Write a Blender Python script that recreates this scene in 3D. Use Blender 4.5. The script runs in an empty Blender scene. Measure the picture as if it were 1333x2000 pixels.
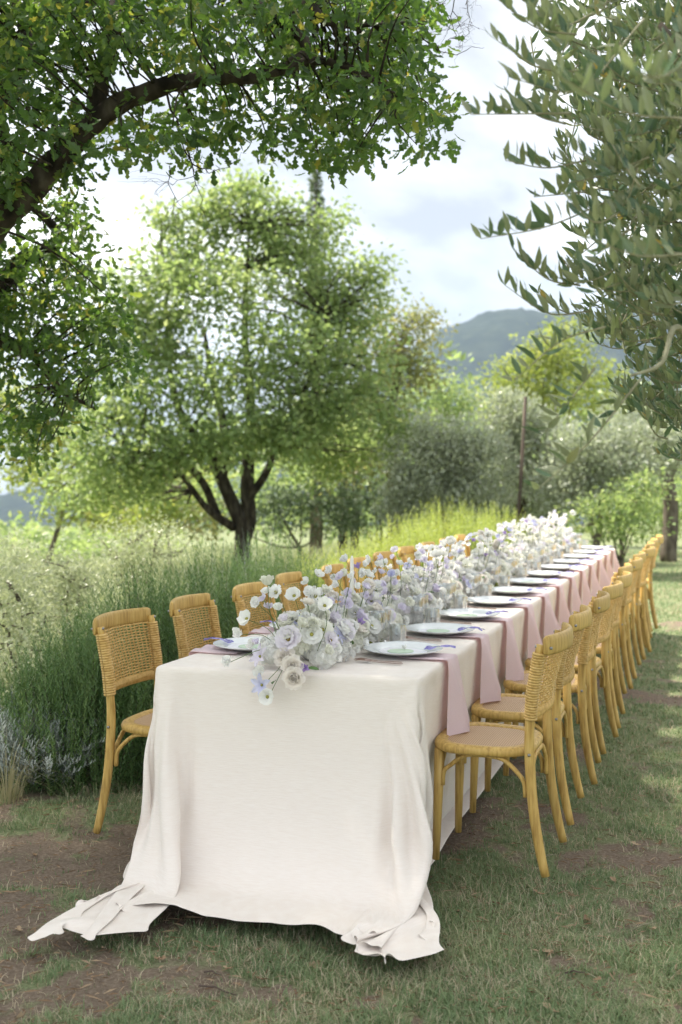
import bpy, math, random
import numpy as np
from mathutils import Vector, Matrix

# ------------------------------------------------------------------ camera, world, sun, exposure
scene = bpy.context.scene
COL = scene.collection
F = 2100.0                      # focal length in photo pixels (photo 1333 x 2000)
CAMH = 1.5
HOR = 930.0
cam_d = bpy.data.cameras.new('camera')
cam = bpy.data.objects.new('camera', cam_d); COL.objects.link(cam)
cam.location = (0, 0, CAMH)
cam.rotation_euler = (math.radians(90) - math.atan((1000 - HOR) / F), 0, 0)
cam_d.sensor_fit = 'VERTICAL'; cam_d.sensor_height = 36.0
cam_d.lens = 36.0 * F / 2000.0
cam_d.clip_start = 0.05; cam_d.clip_end = 20000
cam_d.dof.use_dof = True; cam_d.dof.focus_distance = 4.3; cam_d.dof.aperture_fstop = 2.5
scene.camera = cam

SUN_AZ, SUN_EL = -65.0, 51.0     # azimuth from +Y (view direction), negative = left
SUN_DIR = Vector((math.sin(math.radians(SUN_AZ)) * math.cos(math.radians(SUN_EL)),
                  math.cos(math.radians(SUN_AZ)) * math.cos(math.radians(SUN_EL)),
                  math.sin(math.radians(SUN_EL))))
sun_d = bpy.data.lights.new('sun', 'SUN'); sun_d.energy = 5.0; sun_d.angle = math.radians(1.5)
sun_d.color = (1.0, 0.93, 0.80)
sun = bpy.data.objects.new('sun', sun_d); COL.objects.link(sun)
sun.rotation_euler = SUN_DIR.to_track_quat('Z', 'Y').to_euler()

world = bpy.data.worlds.new('World'); scene.world = world; world.use_nodes = True
wn, wl = world.node_tree.nodes, world.node_tree.links
wn.clear()
sky = wn.new('ShaderNodeTexSky'); sky.sky_type = 'NISHITA'; sky.sun_disc = False
sky.sun_elevation = math.radians(SUN_EL); sky.sun_rotation = math.radians(SUN_AZ)
tc = wn.new('ShaderNodeTexCoord'); mp = wn.new('ShaderNodeMapping')
mp.inputs['Scale'].default_value = (1.0, 1.0, 2.2); mp.inputs['Location'].default_value = (8.8, 3.3, 0.9)
nz = wn.new('ShaderNodeTexNoise'); nz.inputs['Scale'].default_value = 2.3; nz.inputs['Detail'].default_value = 7
nz.inputs['Roughness'].default_value = 0.52; nz.inputs['Distortion'].default_value = 0.35
rp = wn.new('ShaderNodeValToRGB')
rp.color_ramp.elements[0].position = 0.40; rp.color_ramp.elements[0].color = (0.225, 0.23, 0.248, 1)
rp.color_ramp.elements[1].position = 0.60; rp.color_ramp.elements[1].color = (1.0, 0.99, 0.96, 1)
e = rp.color_ramp.elements.new(0.50); e.color = (0.44, 0.445, 0.46, 1)
mulc = wn.new('ShaderNodeVectorMath'); mulc.operation = 'SCALE'; mulc.inputs['Scale'].default_value = 10.0
mix = wn.new('ShaderNodeMix'); mix.data_type = 'RGBA'; mix.inputs['Factor'].default_value = 0.98
bg = wn.new('ShaderNodeBackground'); bg.inputs['Strength'].default_value = 0.12
wo = wn.new('ShaderNodeOutputWorld')
wl.new(tc.outputs['Generated'], mp.inputs['Vector']); wl.new(mp.outputs[0], nz.inputs['Vector'])
wl.new(nz.outputs['Fac'], rp.inputs['Fac']); wl.new(rp.outputs[0], mulc.inputs[0])
wl.new(sky.outputs[0], mix.inputs['A']); wl.new(mulc.outputs[0], mix.inputs['B'])
wl.new(mix.outputs['Result'], bg.inputs['Color']); wl.new(bg.outputs[0], wo.inputs['Surface'])

scene.view_settings.view_transform = 'Standard'; scene.view_settings.look = 'None'
scene.view_settings.exposure = 1.32; scene.view_settings.gamma = 1.0
scene.view_settings.use_curve_mapping = False
scene.cycles.max_bounces = 7; scene.cycles.transparent_max_bounces = 8
scene.cycles.diffuse_bounces = 3; scene.cycles.transmission_bounces = 6
scene.cycles.caustics_reflective = False; scene.cycles.caustics_refractive = False

rng = np.random.default_rng(7)
random.seed(7)

# ------------------------------------------------------------------ helpers
def px(x, y, Z):                 # photo pixel + distance along the view axis -> world point
    return np.array([(x - 666.5) * Z / F, Z, CAMH - (y - HOR) * Z / F])

def to_px(P):
    P = np.atleast_2d(P)
    return np.stack([666.5 + F * P[:, 0] / P[:, 1], HOR - F * (P[:, 2] - CAMH) / P[:, 1]], 1)

_perm = np.random.default_rng(3).random((256, 256))
def vnoise(x, y):
    xi = np.floor(x).astype(int); yi = np.floor(y).astype(int)
    fx = x - xi; fy = y - yi; fx = fx * fx * (3 - 2 * fx); fy = fy * fy * (3 - 2 * fy)
    a = _perm[xi % 256, yi % 256]; b = _perm[(xi + 1) % 256, yi % 256]
    c = _perm[xi % 256, (yi + 1) % 256]; d = _perm[(xi + 1) % 256, (yi + 1) % 256]
    return (a * (1 - fx) + b * fx) * (1 - fy) + (c * (1 - fx) + d * fx) * fy
def fbm(x, y, o=4):
    s = 0; a = 0.5
    for k in range(o):
        s = s + a * vnoise(x * 2 ** k + 17.3 * k, y * 2 ** k + 9.1 * k); a *= 0.5
    return s / (1 - 0.5 ** o)

def props(o, label=None, cat=None, group=None, kind=None):
    if label: o['label'] = label
    if cat: o['category'] = cat
    if group: o['group'] = group
    if kind: o['kind'] = kind
    return o

def mesh_arrays(name, verts, faces, mats, tint=None, smooth=False, midx=None):
    """verts (N,3); faces (M,k) array or list of lists"""
    me = bpy.data.meshes.new(name)
    verts = np.asarray(verts, dtype=np.float32)
    if isinstance(faces, np.ndarray):
        M, k = faces.shape
        me.vertices.add(len(verts)); me.vertices.foreach_set('co', verts.ravel())
        me.loops.add(M * k); me.loops.foreach_set('vertex_index', faces.astype(np.int32).ravel())
        me.polygons.add(M)
        me.polygons.foreach_set('loop_start', np.arange(0, M * k, k, dtype=np.int32))
        me.update(calc_edges=True)
    else:
        me.from_pydata([tuple(map(float, v)) for v in verts], [], faces); me.update()
        M = len(faces)
    if not isinstance(mats, (list, tuple)): mats = [mats]
    for m in mats: me.materials.append(m)
    if midx is not None: me.polygons.foreach_set('material_index', np.asarray(midx, dtype=np.int32))
    me.polygons.foreach_set('use_smooth', np.full(len(me.polygons), bool(smooth)))
    if tint is not None:
        at = me.attributes.new('tint', 'FLOAT', 'FACE')
        at.data.foreach_set('value', np.asarray(tint, dtype=np.float32))
    me.validate()
    return me

def link(name, me, parent=None, loc=(0, 0, 0), rot=None):
    o = bpy.data.objects.new(name, me); COL.objects.link(o)
    o.location = loc
    if rot is not None: o.rotation_euler = rot
    if parent is not None: o.parent = parent
    return o

def empty(name, loc=(0, 0, 0), rz=0.0):
    o = bpy.data.objects.new(name, None); COL.objects.link(o)
    o.location = loc; o.rotation_euler = (0, 0, rz); o.empty_display_size = 0.1
    return o

def copy_tree(root, loc, rz):
    c = root.copy(); COL.objects.link(c); c.location = loc; c.rotation_euler = (0, 0, rz)
    for ch in list(root.children):
        d = ch.copy(); COL.objects.link(d); d.parent = c
        for g in list(ch.children):
            h = g.copy(); COL.objects.link(h); h.parent = d
    return c

class MB:
    """collects shapes of ONE part"""
    def __init__(s): s.v = []; s.f = []; s.m = []; s.t = []
    def add(s, verts, faces, m=0, t=0.5):
        b = len(s.v); s.v.extend([tuple(map(float, p)) for p in verts])
        s.f.extend([[i + b for i in f] for f in faces]); s.m.extend([m] * len(faces)); s.t.extend([t] * len(faces))
        return s
    def tube(s, pts, rad, seg=8, cap=True, m=0, flat=1.0, up=None, t=0.5):
        pts = [Vector(p) for p in pts]; n = len(pts)
        if not hasattr(rad, '__len__'): rad = [rad] * n
        vs = []; fs = []
        prev = None
        for i, p in enumerate(pts):
            d = (pts[min(i + 1, n - 1)] - pts[max(i - 1, 0)]).normalized()
            if prev is None:
                ref = Vector(up) if up is not None else (Vector((0, 0, 1)) if abs(d.z) < 0.9 else Vector((1, 0, 0)))
                a = (ref - d * ref.dot(d)).normalized()
            else:
                a = (prev - d * prev.dot(d)).normalized()
            prev = a; b = d.cross(a)
            for k in range(seg):
                an = 2 * math.pi * k / seg
                vs.append(p + (a * math.cos(an) + b * math.sin(an) * flat) * rad[i])
        for i in range(n - 1):
            for k in range(seg):
                k2 = (k + 1) % seg
                fs.append([i * seg + k, i * seg + k2, (i + 1) * seg + k2, (i + 1) * seg + k])
        if cap:
            fs.append([k for k in range(seg)][::-1]); fs.append([(n - 1) * seg + k for k in range(seg)])
        return s.add(vs, fs, m, t)
    def lathe(s, prof, seg=24, c=(0, 0, 0), m=0, flute=0.0, nfl=0, fl_range=None):
        vs = []; fs = []; n = len(prof)
        for i, (r, z) in enumerate(prof):
            for k in range(seg):
                an = 2 * math.pi * k / seg; rr = r
                if nfl and fl_range and fl_range[0] <= i <= fl_range[1]:
                    rr = r * (1 + flute * (1 if (k * 2 * nfl // seg) % 2 else -1))
                vs.append((c[0] + rr * math.cos(an), c[1] + rr * math.sin(an), c[2] + z))
        for i in range(n - 1):
            for k in range(seg):
                k2 = (k + 1) % seg
                fs.append([i * seg + k, i * seg + k2, (i + 1) * seg + k2, (i + 1) * seg + k])
        return s.add(vs, fs, m)
    def box(s, c, h, m=0, R=None):
        vs = []
        for x in (-1, 1):
            for y in (-1, 1):
                for z in (-1, 1):
                    v = Vector((x * h[0], y * h[1], z * h[2]))
                    if R is not None: v = R @ v
                    vs.append((v.x + c[0], v.y + c[1], v.z + c[2]))
        return s.add(vs, [[0, 1, 3, 2], [4, 6, 7, 5], [0, 4, 5, 1], [2, 3, 7, 6], [0, 2, 6, 4], [1, 5, 7, 3]], m)
    def mesh(s, name, mats, smooth=True, tint=False):
        return mesh_arrays(name, np.array(s.v), s.f, mats, s.t if tint else None, smooth, s.m if len(set(s.m)) > 1 else None)
    def build(s, name, mats, parent=None, loc=(0, 0, 0), smooth=True, rot=None, tint=False):
        return link(name, s.mesh(name, mats, smooth, tint), parent, loc, rot)

def spline(pts, n):
    pts = [np.array(p, float) for p in pts]
    out = []
    P = [2 * pts[0] - pts[1]] + pts + [2 * pts[-1] - pts[-2]]
    m = len(pts) - 1
    for i in range(n):
        t = i / (n - 1) * m; k = min(int(t), m - 1); u = t - k
        a, b, c, d = P[k], P[k + 1], P[k + 2], P[k + 3]
        out.append(0.5 * ((2 * b) + (c - a) * u + (2 * a - 5 * b + 4 * c - d) * u * u + (3 * b - a - 3 * c + d) * u ** 3))
    return out

# ------------------------------------------------------------------ materials
def new_mat(name):
    m = bpy.data.materials.new(name); m.use_nodes = True
    nt = m.node_tree; b = nt.nodes['Principled BSDF']
    return m, nt, nt.nodes, nt.links, b

def ramp(n, l, fac, cols, pos=None):
    r = n.new('ShaderNodeValToRGB')
    k = len(cols); pos = pos or [i / (k - 1) for i in range(k)]
    r.color_ramp.elements[0].position = pos[0]; r.color_ramp.elements[0].color = (*cols[0], 1)
    r.color_ramp.elements[1].position = pos[-1]; r.color_ramp.elements[1].color = (*cols[-1], 1)
    for p, c in list(zip(pos, cols))[1:-1]:
        e = r.color_ramp.elements.new(p); e.color = (*c, 1)
    l.new(fac, r.inputs['Fac']); return r.outputs['Color']

def noise(n, l, scale, detail=4, coord='Object', stretch=None, rough=0.5):
    tc = n.new('ShaderNodeTexCoord'); nz = n.new('ShaderNodeTexNoise')
    nz.inputs['Scale'].default_value = scale; nz.inputs['Detail'].default_value = detail; nz.inputs['Roughness'].default_value = rough
    if stretch:
        mp = n.new('ShaderNodeMapping'); mp.inputs['Scale'].default_value = stretch
        l.new(tc.outputs[coord], mp.inputs['Vector']); l.new(mp.outputs[0], nz.inputs['Vector'])
    else: l.new(tc.outputs[coord], nz.inputs['Vector'])
    return nz.outputs['Fac']

def bump(n, l, b, h, dist=0.002, strength=0.6):
    bp = n.new('ShaderNodeBump'); bp.inputs['Distance'].default_value = dist; bp.inputs['Strength'].default_value = strength
    l.new(h, bp.inputs['Height']); l.new(bp.outputs[0], b.inputs['Normal'])

def simple(name, cols, scale=20, rough=0.6, stretch=None, bmp=None, spec=0.4, detail=5, metallic=0.0, pos=(0.3, 0.7), coord='Object'):
    m, nt, n, l, b = new_mat(name)
    f = noise(n, l, scale, detail, coord, stretch)
    k = len(cols)
    ps = [pos[0] + (pos[1] - pos[0]) * i / (k - 1) for i in range(k)]
    l.new(ramp(n, l, f, cols, ps), b.inputs['Base Color'])
    b.inputs['Roughness'].default_value = rough; b.inputs['Specular IOR Level'].default_value = spec
    b.inputs['Metallic'].default_value = metallic
    if bmp: bump(n, l, b, f, bmp)
    return m

def leaf_mat(name, cols, trans, tw=0.45, rough=0.45, spec=0.45, under=None):
    """leaves: tint attribute picks the leaf's own colour; thin leaves let light through"""
    m, nt, n, l, b = new_mat(name)
    at = n.new('ShaderNodeAttribute'); at.attribute_name = 'tint'
    c = ramp(n, l, at.outputs['Fac'], cols)
    if under:
        g = n.new('ShaderNodeNewGeometry'); mx = n.new('ShaderNodeMix'); mx.data_type = 'RGBA'
        l.new(g.outputs['Backfacing'], mx.inputs['Factor']); l.new(c, mx.inputs['A']); mx.inputs['B'].default_value = (*under, 1)
        c = mx.outputs['Result']
    l.new(c, b.inputs['Base Color'])
    b.inputs['Roughness'].default_value = rough; b.inputs['Specular IOR Level'].default_value = spec
    t = n.new('ShaderNodeBsdfTranslucent'); l.new(ramp(n, l, at.outputs['Fac'], trans), t.inputs['Color'])
    ms = n.new('ShaderNodeMixShader'); ms.inputs[0].default_value = tw
    l.new(b.outputs[0], ms.inputs[1]); l.new(t.outputs[0], ms.inputs[2])
    l.new(ms.outputs[0], n['Material Output'].inputs['Surface'])
    return m

def petal_mat(name, col, tcol, tw=0.35):
    m, nt, n, l, b = new_mat(name)
    f = noise(n, l, 40, 3)
    c2 = tuple(min(1, x * 0.95) for x in col)
    l.new(ramp(n, l, f, [c2, col], [0.35, 0.65]), b.inputs['Base Color'])
    b.inputs['Roughness'].default_value = 0.6; b.inputs['Specular IOR Level'].default_value = 0.25
    t = n.new('ShaderNodeBsdfTranslucent'); t.inputs['Color'].default_value = (*tcol, 1)
    ms = n.new('ShaderNodeMixShader'); ms.inputs[0].default_value = tw
    l.new(b.outputs[0], ms.inputs[1]); l.new(t.outputs[0], ms.inputs[2])
    l.new(ms.outputs[0], n['Material Output'].inputs['Surface'])
    return m

M = {}
def per_piece(m, lo=0.86, hi=1.08):
    nt = m.node_tree; n, l = nt.nodes, nt.links; b = n['Principled BSDF']; src = b.inputs['Base Color'].links[0].from_socket
    oi = n.new('ShaderNodeObjectInfo'); mr = n.new('ShaderNodeMapRange'); mr.inputs['To Min'].default_value = lo; mr.inputs['To Max'].default_value = hi
    l.new(oi.outputs['Random'], mr.inputs['Value'])
    vm = n.new('ShaderNodeVectorMath'); vm.operation = 'SCALE'; l.new(src, vm.inputs[0]); l.new(mr.outputs[0], vm.inputs['Scale']); l.new(vm.outputs[0], b.inputs['Base Color'])
    return m
M['wood'] = simple('honey_wood', [(0.36, 0.215, 0.055), (0.55, 0.355, 0.10), (0.64, 0.44, 0.145)], 9, 0.5, (9, 9, 1.0), 0.0006, 0.4, 6)
M['rattan'] = simple('rattan', [(0.48, 0.30, 0.09), (0.64, 0.42, 0.14), (0.70, 0.49, 0.20)], 60, 0.5, None, 0.0006)
M['metal'] = simple('bolt_metal', [(0.25, 0.25, 0.26), (0.4, 0.4, 0.42)], 80, 0.35, metallic=1.0)
M['copper'] = simple('rose_metal', [(0.33, 0.22, 0.18), (0.42, 0.29, 0.25)], 60, 0.35, metallic=1.0)
M['porcelain'] = simple('porcelain', [(0.70, 0.735, 0.745), (0.75, 0.78, 0.785)], 6, 0.18, spec=0.5)
M['card'] = simple('sage_card', [(0.48, 0.60, 0.46), (0.54, 0.65, 0.52)], 30, 0.7)
M['ribbon'] = simple('lavender_ribbon', [(0.26, 0.24, 0.56), (0.38, 0.35, 0.68)], 90, 0.5)
M['paper'] = simple('white_paper', [(0.72, 0.72, 0.78), (0.80, 0.80, 0.84)], 30, 0.7)
M['wax'] = simple('candle_wax', [(0.78, 0.76, 0.68), (0.82, 0.80, 0.73)], 12, 0.45)
M['grape'] = simple('grape_skin', [(0.36, 0.42, 0.08), (0.50, 0.54, 0.14)], 25, 0.28)
M['stem'] = simple('flower_stem', [(0.09, 0.15, 0.04), (0.15, 0.22, 0.07)], 40, 0.55)
M['bark_oak'] = simple('oak_bark', [(0.012, 0.010, 0.008), (0.045, 0.037, 0.029), (0.10, 0.087, 0.07)], 12, 0.9, (1, 1, 0.35), 0.02, 0.1, 8)
M['bark_grey'] = simple('grey_bark', [(0.05, 0.042, 0.033), (0.12, 0.10, 0.08), (0.19, 0.165, 0.13)], 9, 0.9, (1, 1, 0.4), 0.02, 0.1, 8)
M['twig'] = simple('olive_twig', [(0.17, 0.16, 0.09), (0.30, 0.29, 0.19)], 30, 0.7)
M['pole'] = simple('weathered_pole', [(0.06, 0.045, 0.035), (0.14, 0.10, 0.08)], 9, 0.85, (1, 1, 0.15))
M['table_wood'] = simple('plain_table_wood', [(0.20, 0.13, 0.07), (0.28, 0.19, 0.11)], 8, 0.6, (8, 1, 1))

per_piece(M['wood']); per_piece(M['rattan'])
def cane_mat():
    m, nt, n, l, b = new_mat('seat_cane')
    tc = n.new('ShaderNodeTexCoord')
    ws = []
    for ax in ('X', 'Y'):
        w = n.new('ShaderNodeTexWave'); w.bands_direction = ax; w.inputs['Scale'].default_value = 36; w.inputs['Distortion'].default_value = 0.6
        l.new(tc.outputs['Object'], w.inputs['Vector']); ws.append(w.outputs['Fac'])
    mu = n.new('ShaderNodeMath'); mu.operation = 'MULTIPLY'; l.new(ws[0], mu.inputs[0]); l.new(ws[1], mu.inputs[1])
    l.new(ramp(n, l, mu.outputs[0], [(0.36, 0.225, 0.12), (0.56, 0.38, 0.22), (0.66, 0.47, 0.30)], [0, 0.35, 0.9]), b.inputs['Base Color'])
    b.inputs['Roughness'].default_value = 0.6; bump(n, l, b, mu.outputs[0], 0.0015, 0.8)
    return m
M['cane'] = cane_mat()

def fabric(name, cols, tcol, tw, stretch, scale=260, rough=0.75, sheen=0.2):
    m, nt, n, l, b = new_mat(name)
    f = noise(n, l, scale, 3, 'Object', stretch)
    l.new(ramp(n, l, f, cols, [0.3, 0.7]), b.inputs['Base Color'])
    b.inputs['Roughness'].default_value = rough; b.inputs['Specular IOR Level'].default_value = 0.25
    b.inputs['Sheen Weight'].default_value = sheen
    bump(n, l, b, f, 0.0012, 0.5)
    t = n.new('ShaderNodeBsdfTranslucent'); t.inputs['Color'].default_value = (*tcol, 1)
    ms = n.new('ShaderNodeMixShader'); ms.inputs[0].default_value = tw
    l.new(b.outputs[0], ms.inputs[1]); l.new(t.outputs[0], ms.inputs[2]); l.new(ms.outputs[0], n['Material Output'].inputs['Surface'])
    return m
M['linen'] = fabric('cream_linen', [(0.86, 0.775, 0.705), (0.915, 0.845, 0.785)], (0.8, 0.70, 0.60), 0.10, (0.06, 0.06, 1.0), 420)
M['napkin'] = fabric('pink_linen', [(0.84, 0.69, 0.745), (0.89, 0.76, 0.80)], (0.75, 0.42, 0.42), 0.28, (1, 1, 1), 400)

def glass_mat():
    """thin cut crystal: clear wall with bright facets"""
    m, nt, n, l, b = new_mat('cut_crystal')
    n.remove(b)
    lw = n.new('ShaderNodeLayerWeight'); lw.inputs['Blend'].default_value = 0.42
    f = noise(n, l, 120, 2); bp = n.new('ShaderNodeBump'); bp.inputs['Distance'].default_value = 0.0012; bp.inputs['Strength'].default_value = 0.7; l.new(f, bp.inputs['Height'])
    l.new(bp.outputs[0], lw.inputs['Normal'])
    ma = n.new('ShaderNodeMath'); ma.operation = 'MULTIPLY_ADD'; l.new(lw.outputs['Facing'], ma.inputs[0]); ma.inputs[1].default_value = 0.75; ma.inputs[2].default_value = 0.20
    t = n.new('ShaderNodeBsdfTransparent'); t.inputs['Color'].default_value = (0.88, 0.90, 0.91, 1)
    g = n.new('ShaderNodeBsdfGlossy'); g.inputs['Roughness'].default_value = 0.06; g.inputs['Color'].default_value = (1, 1, 1, 1); l.new(bp.outputs[0], g.inputs['Normal'])
    ms = n.new('ShaderNodeMixShader'); l.new(ma.outputs[0], ms.inputs[0]); l.new(t.outputs[0], ms.inputs[1]); l.new(g.outputs[0], ms.inputs[2])
    l.new(ms.outputs[0], n['Material Output'].inputs['Surface'])
    return m
M['glass'] = glass_mat()

M['p_white'] = petal_mat('petal_white', (0.94, 0.94, 0.92), (0.95, 0.95, 0.92), 0.48)
M['p_ivory'] = petal_mat('petal_ivory', (0.93, 0.93, 0.86), (0.94, 0.94, 0.85), 0.48)
M['p_cream'] = petal_mat('petal_cream', (0.95, 0.92, 0.875), (0.96, 0.92, 0.87), 0.6)
M['p_lilac'] = petal_mat('petal_lilac', (0.84, 0.80, 0.91), (0.86, 0.81, 0.94), 0.48)
M['p_blush'] = petal_mat('petal_pale_lilac', (0.90, 0.87, 0.92), (0.92, 0.88, 0.94), 0.48)
M['p_blue'] = petal_mat('petal_periwinkle', (0.70, 0.71, 0.90), (0.73, 0.74, 0.93), 0.48)
M['p_violet'] = petal_mat('petal_violet', (0.40, 0.30, 0.60), (0.50, 0.36, 0.70), 0.4)
M['p_center'] = simple('flower_centre', [(0.22, 0.24, 0.05), (0.42, 0.38, 0.08)], 200, 0.6)
M['p_dark'] = simple('flower_dark_centre', [(0.10, 0.07, 0.02), (0.30, 0.22, 0.05)], 200, 0.6)
M['p_leaf'] = simple('bouquet_leaf', [(0.06, 0.13, 0.03), (0.11, 0.20, 0.06)], 30, 0.45)

M['oak_leaf'] = leaf_mat('oak_leaf', [(0.026, 0.054, 0.022), (0.042, 0.086, 0.030), (0.066, 0.118, 0.04), (0.17, 0.19, 0.04)],
                         [(0.11, 0.23, 0.035), (0.19, 0.34, 0.05), (0.33, 0.46, 0.07), (0.60, 0.54, 0.08)], 0.42, 0.42)
M['olive_leaf'] = leaf_mat('olive_leaf', [(0.042, 0.088, 0.052), (0.078, 0.138, 0.076), (0.14, 0.20, 0.10), (0.45, 0.33, 0.05)],
                           [(0.14, 0.22, 0.08), (0.22, 0.30, 0.12), (0.32, 0.38, 0.14), (0.6, 0.4, 0.05)], 0.25, 0.38, 0.5, under=(0.23, 0.25, 0.15))
M['mid_leaf'] = leaf_mat('mid_oak_leaf', [(0.11, 0.17, 0.065), (0.175, 0.245, 0.095), (0.26, 0.315, 0.14)],
                         [(0.34, 0.48, 0.14), (0.48, 0.60, 0.20), (0.62, 0.68, 0.28)], 0.46, 0.42, 0.5)
M['brown_leaf'] = leaf_mat('turning_leaf', [(0.12, 0.145, 0.06), (0.19, 0.20, 0.085), (0.27, 0.25, 0.11)],
                           [(0.30, 0.38, 0.10), (0.46, 0.46, 0.13), (0.56, 0.48, 0.16)], 0.42, 0.45)
M['lime_leaf'] = leaf_mat('lime_leaf', [(0.18, 0.225, 0.07), (0.27, 0.31, 0.10), (0.36, 0.37, 0.14)],
                          [(0.36, 0.48, 0.08), (0.50, 0.58, 0.12), (0.60, 0.60, 0.14)], 0.45, 0.45)
M['silver_leaf'] = leaf_mat('silver_olive_leaf', [(0.25, 0.28, 0.21), (0.38, 0.41, 0.32), (0.54, 0.56, 0.46)],
                            [(0.32, 0.38, 0.20), (0.42, 0.48, 0.28), (0.54, 0.58, 0.38)], 0.38, 0.35, 0.55)
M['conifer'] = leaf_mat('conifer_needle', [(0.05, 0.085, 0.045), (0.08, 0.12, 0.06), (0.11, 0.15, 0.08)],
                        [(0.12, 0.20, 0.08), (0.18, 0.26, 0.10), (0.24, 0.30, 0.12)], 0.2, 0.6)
M['rosemary'] = leaf_mat('rosemary_needle', [(0.085, 0.16, 0.06), (0.14, 0.235, 0.085), (0.25, 0.34, 0.14)],
                         [(0.13, 0.26, 0.06), (0.22, 0.36, 0.08), (0.36, 0.46, 0.11)], 0.32, 0.5)
M['rosemary_lit'] = leaf_mat('sunlit_rosemary_needle', [(0.18, 0.24, 0.035), (0.29, 0.36, 0.055), (0.40, 0.45, 0.09)],
                             [(0.42, 0.52, 0.08), (0.56, 0.64, 0.12), (0.66, 0.68, 0.16)], 0.4, 0.5)  # lit copy of the rosemary needles, sunlight put into the colour
M['lavender'] = leaf_mat('lavender_leaf', [(0.27, 0.31, 0.28), (0.38, 0.42, 0.385), (0.52, 0.55, 0.51)],
                         [(0.20, 0.25, 0.22), (0.28, 0.32, 0.28), (0.36, 0.38, 0.34)], 0.15, 0.6)
M['grass'] = leaf_mat('lawn_blade', [(0.15, 0.225, 0.115), (0.215, 0.295, 0.145), (0.285, 0.345, 0.18), (0.46, 0.40, 0.28), (0.62, 0.54, 0.40)],
                      [(0.16, 0.26, 0.11), (0.22, 0.32, 0.13), (0.30, 0.36, 0.16), (0.44, 0.38, 0.24), (0.54, 0.46, 0.32)], 0.3, 0.6, 0.2)
M['straw'] = leaf_mat('straw_blade', [(0.22, 0.24, 0.12), (0.36, 0.33, 0.19), (0.46, 0.42, 0.28)],
                      [(0.30, 0.32, 0.14), (0.42, 0.38, 0.20), (0.5, 0.45, 0.28)], 0.25, 0.6)
M['pale_leaf'] = leaf_mat('pale_shrub_leaf', [(0.30, 0.345, 0.20), (0.43, 0.47, 0.30), (0.58, 0.60, 0.44)], [(0.36, 0.42, 0.2), (0.5, 0.54, 0.3), (0.6, 0.62, 0.42)], 0.4, 0.35, 0.6)
M['meadow'] = leaf_mat('meadow_blade', [(0.20, 0.245, 0.13), (0.31, 0.34, 0.20), (0.44, 0.44, 0.31)],
                       [(0.28, 0.36, 0.12), (0.40, 0.44, 0.18), (0.5, 0.5, 0.3)], 0.3, 0.5)
M['dead_leaf'] = leaf_mat('dead_leaf', [(0.15, 0.085, 0.045), (0.28, 0.18, 0.10), (0.42, 0.31, 0.20)],
                          [(0.2, 0.1, 0.05), (0.3, 0.18, 0.1), (0.4, 0.3, 0.2)], 0.1, 0.7)

def ground_mat():
    m, nt, n, l, b = new_mat('lawn_ground')
    at = n.new('ShaderNodeAttribute'); at.attribute_name = 'cover'
    f1 = noise(n, l, 9, 8, rough=0.65); f2 = noise(n, l, 70, 6, rough=0.7)
    soil = ramp(n, l, f2, [(0.115, 0.088, 0.066), (0.20, 0.155, 0.118), (0.32, 0.258, 0.20)], [0.28, 0.5, 0.72])
    turf = ramp(n, l, f2, [(0.12, 0.15, 0.078), (0.195, 0.23, 0.12), (0.34, 0.32, 0.20)], [0.28, 0.5, 0.72])
    ad = n.new('ShaderNodeMath'); ad.operation = 'ADD'; l.new(at.outputs['Fac'], ad.inputs[0]); l.new(f1, ad.inputs[1])
    sb = n.new('ShaderNodeMath'); sb.operation = 'SUBTRACT'; l.new(ad.outputs[0], sb.inputs[0]); sb.inputs[1].default_value = 0.5
    fac = ramp(n, l, sb.outputs[0], [(0, 0, 0), (1, 1, 1)], [0.38, 0.62])
    mx = n.new('ShaderNodeMix'); mx.data_type = 'RGBA'; l.new(fac, mx.inputs['Factor']); l.new(soil, mx.inputs['A']); l.new(turf, mx.inputs['B'])
    l.new(mx.outputs['Result'], b.inputs['Base Color']); b.inputs['Roughness'].default_value = 0.95; b.inputs['Specular IOR Level'].default_value = 0.1
    bump(n, l, b, f2, 0.012, 0.9)
    return m
M['ground'] = ground_mat()
M['far_ground'] = simple('far_field', [(0.05, 0.08, 0.03), (0.10, 0.13, 0.05), (0.17, 0.18, 0.09)], 0.02, 0.95, spec=0.05, detail=8)
M['hill'] = simple('wooded_hillside', [(0.008, 0.015, 0.012), (0.018, 0.028, 0.018), (0.04, 0.052, 0.032)], 0.03, 0.95, spec=0.02, detail=10)

# ------------------------------------------------------------------ table frame
TH = math.atan(750.0 / F)
U = np.array([math.sin(TH), math.cos(TH)]); RR = np.array([math.cos(TH), -math.sin(TH)])
R0 = np.array([0.289, 3.957])
TW, TL, TZ = 1.06, 7.65, 0.75
SHEAR = 0.10                     # the short end is not quite square to the long edges
ARZ = -TH                      # local x = towards lawn side, local y = along the table away from the puddled end
def T(s, r, z=0.0):
    p = R0 + (s + SHEAR * min(0.0, max(r, -TW))) * U + r * RR
    return np.array([p[0], p[1], z])

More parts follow.
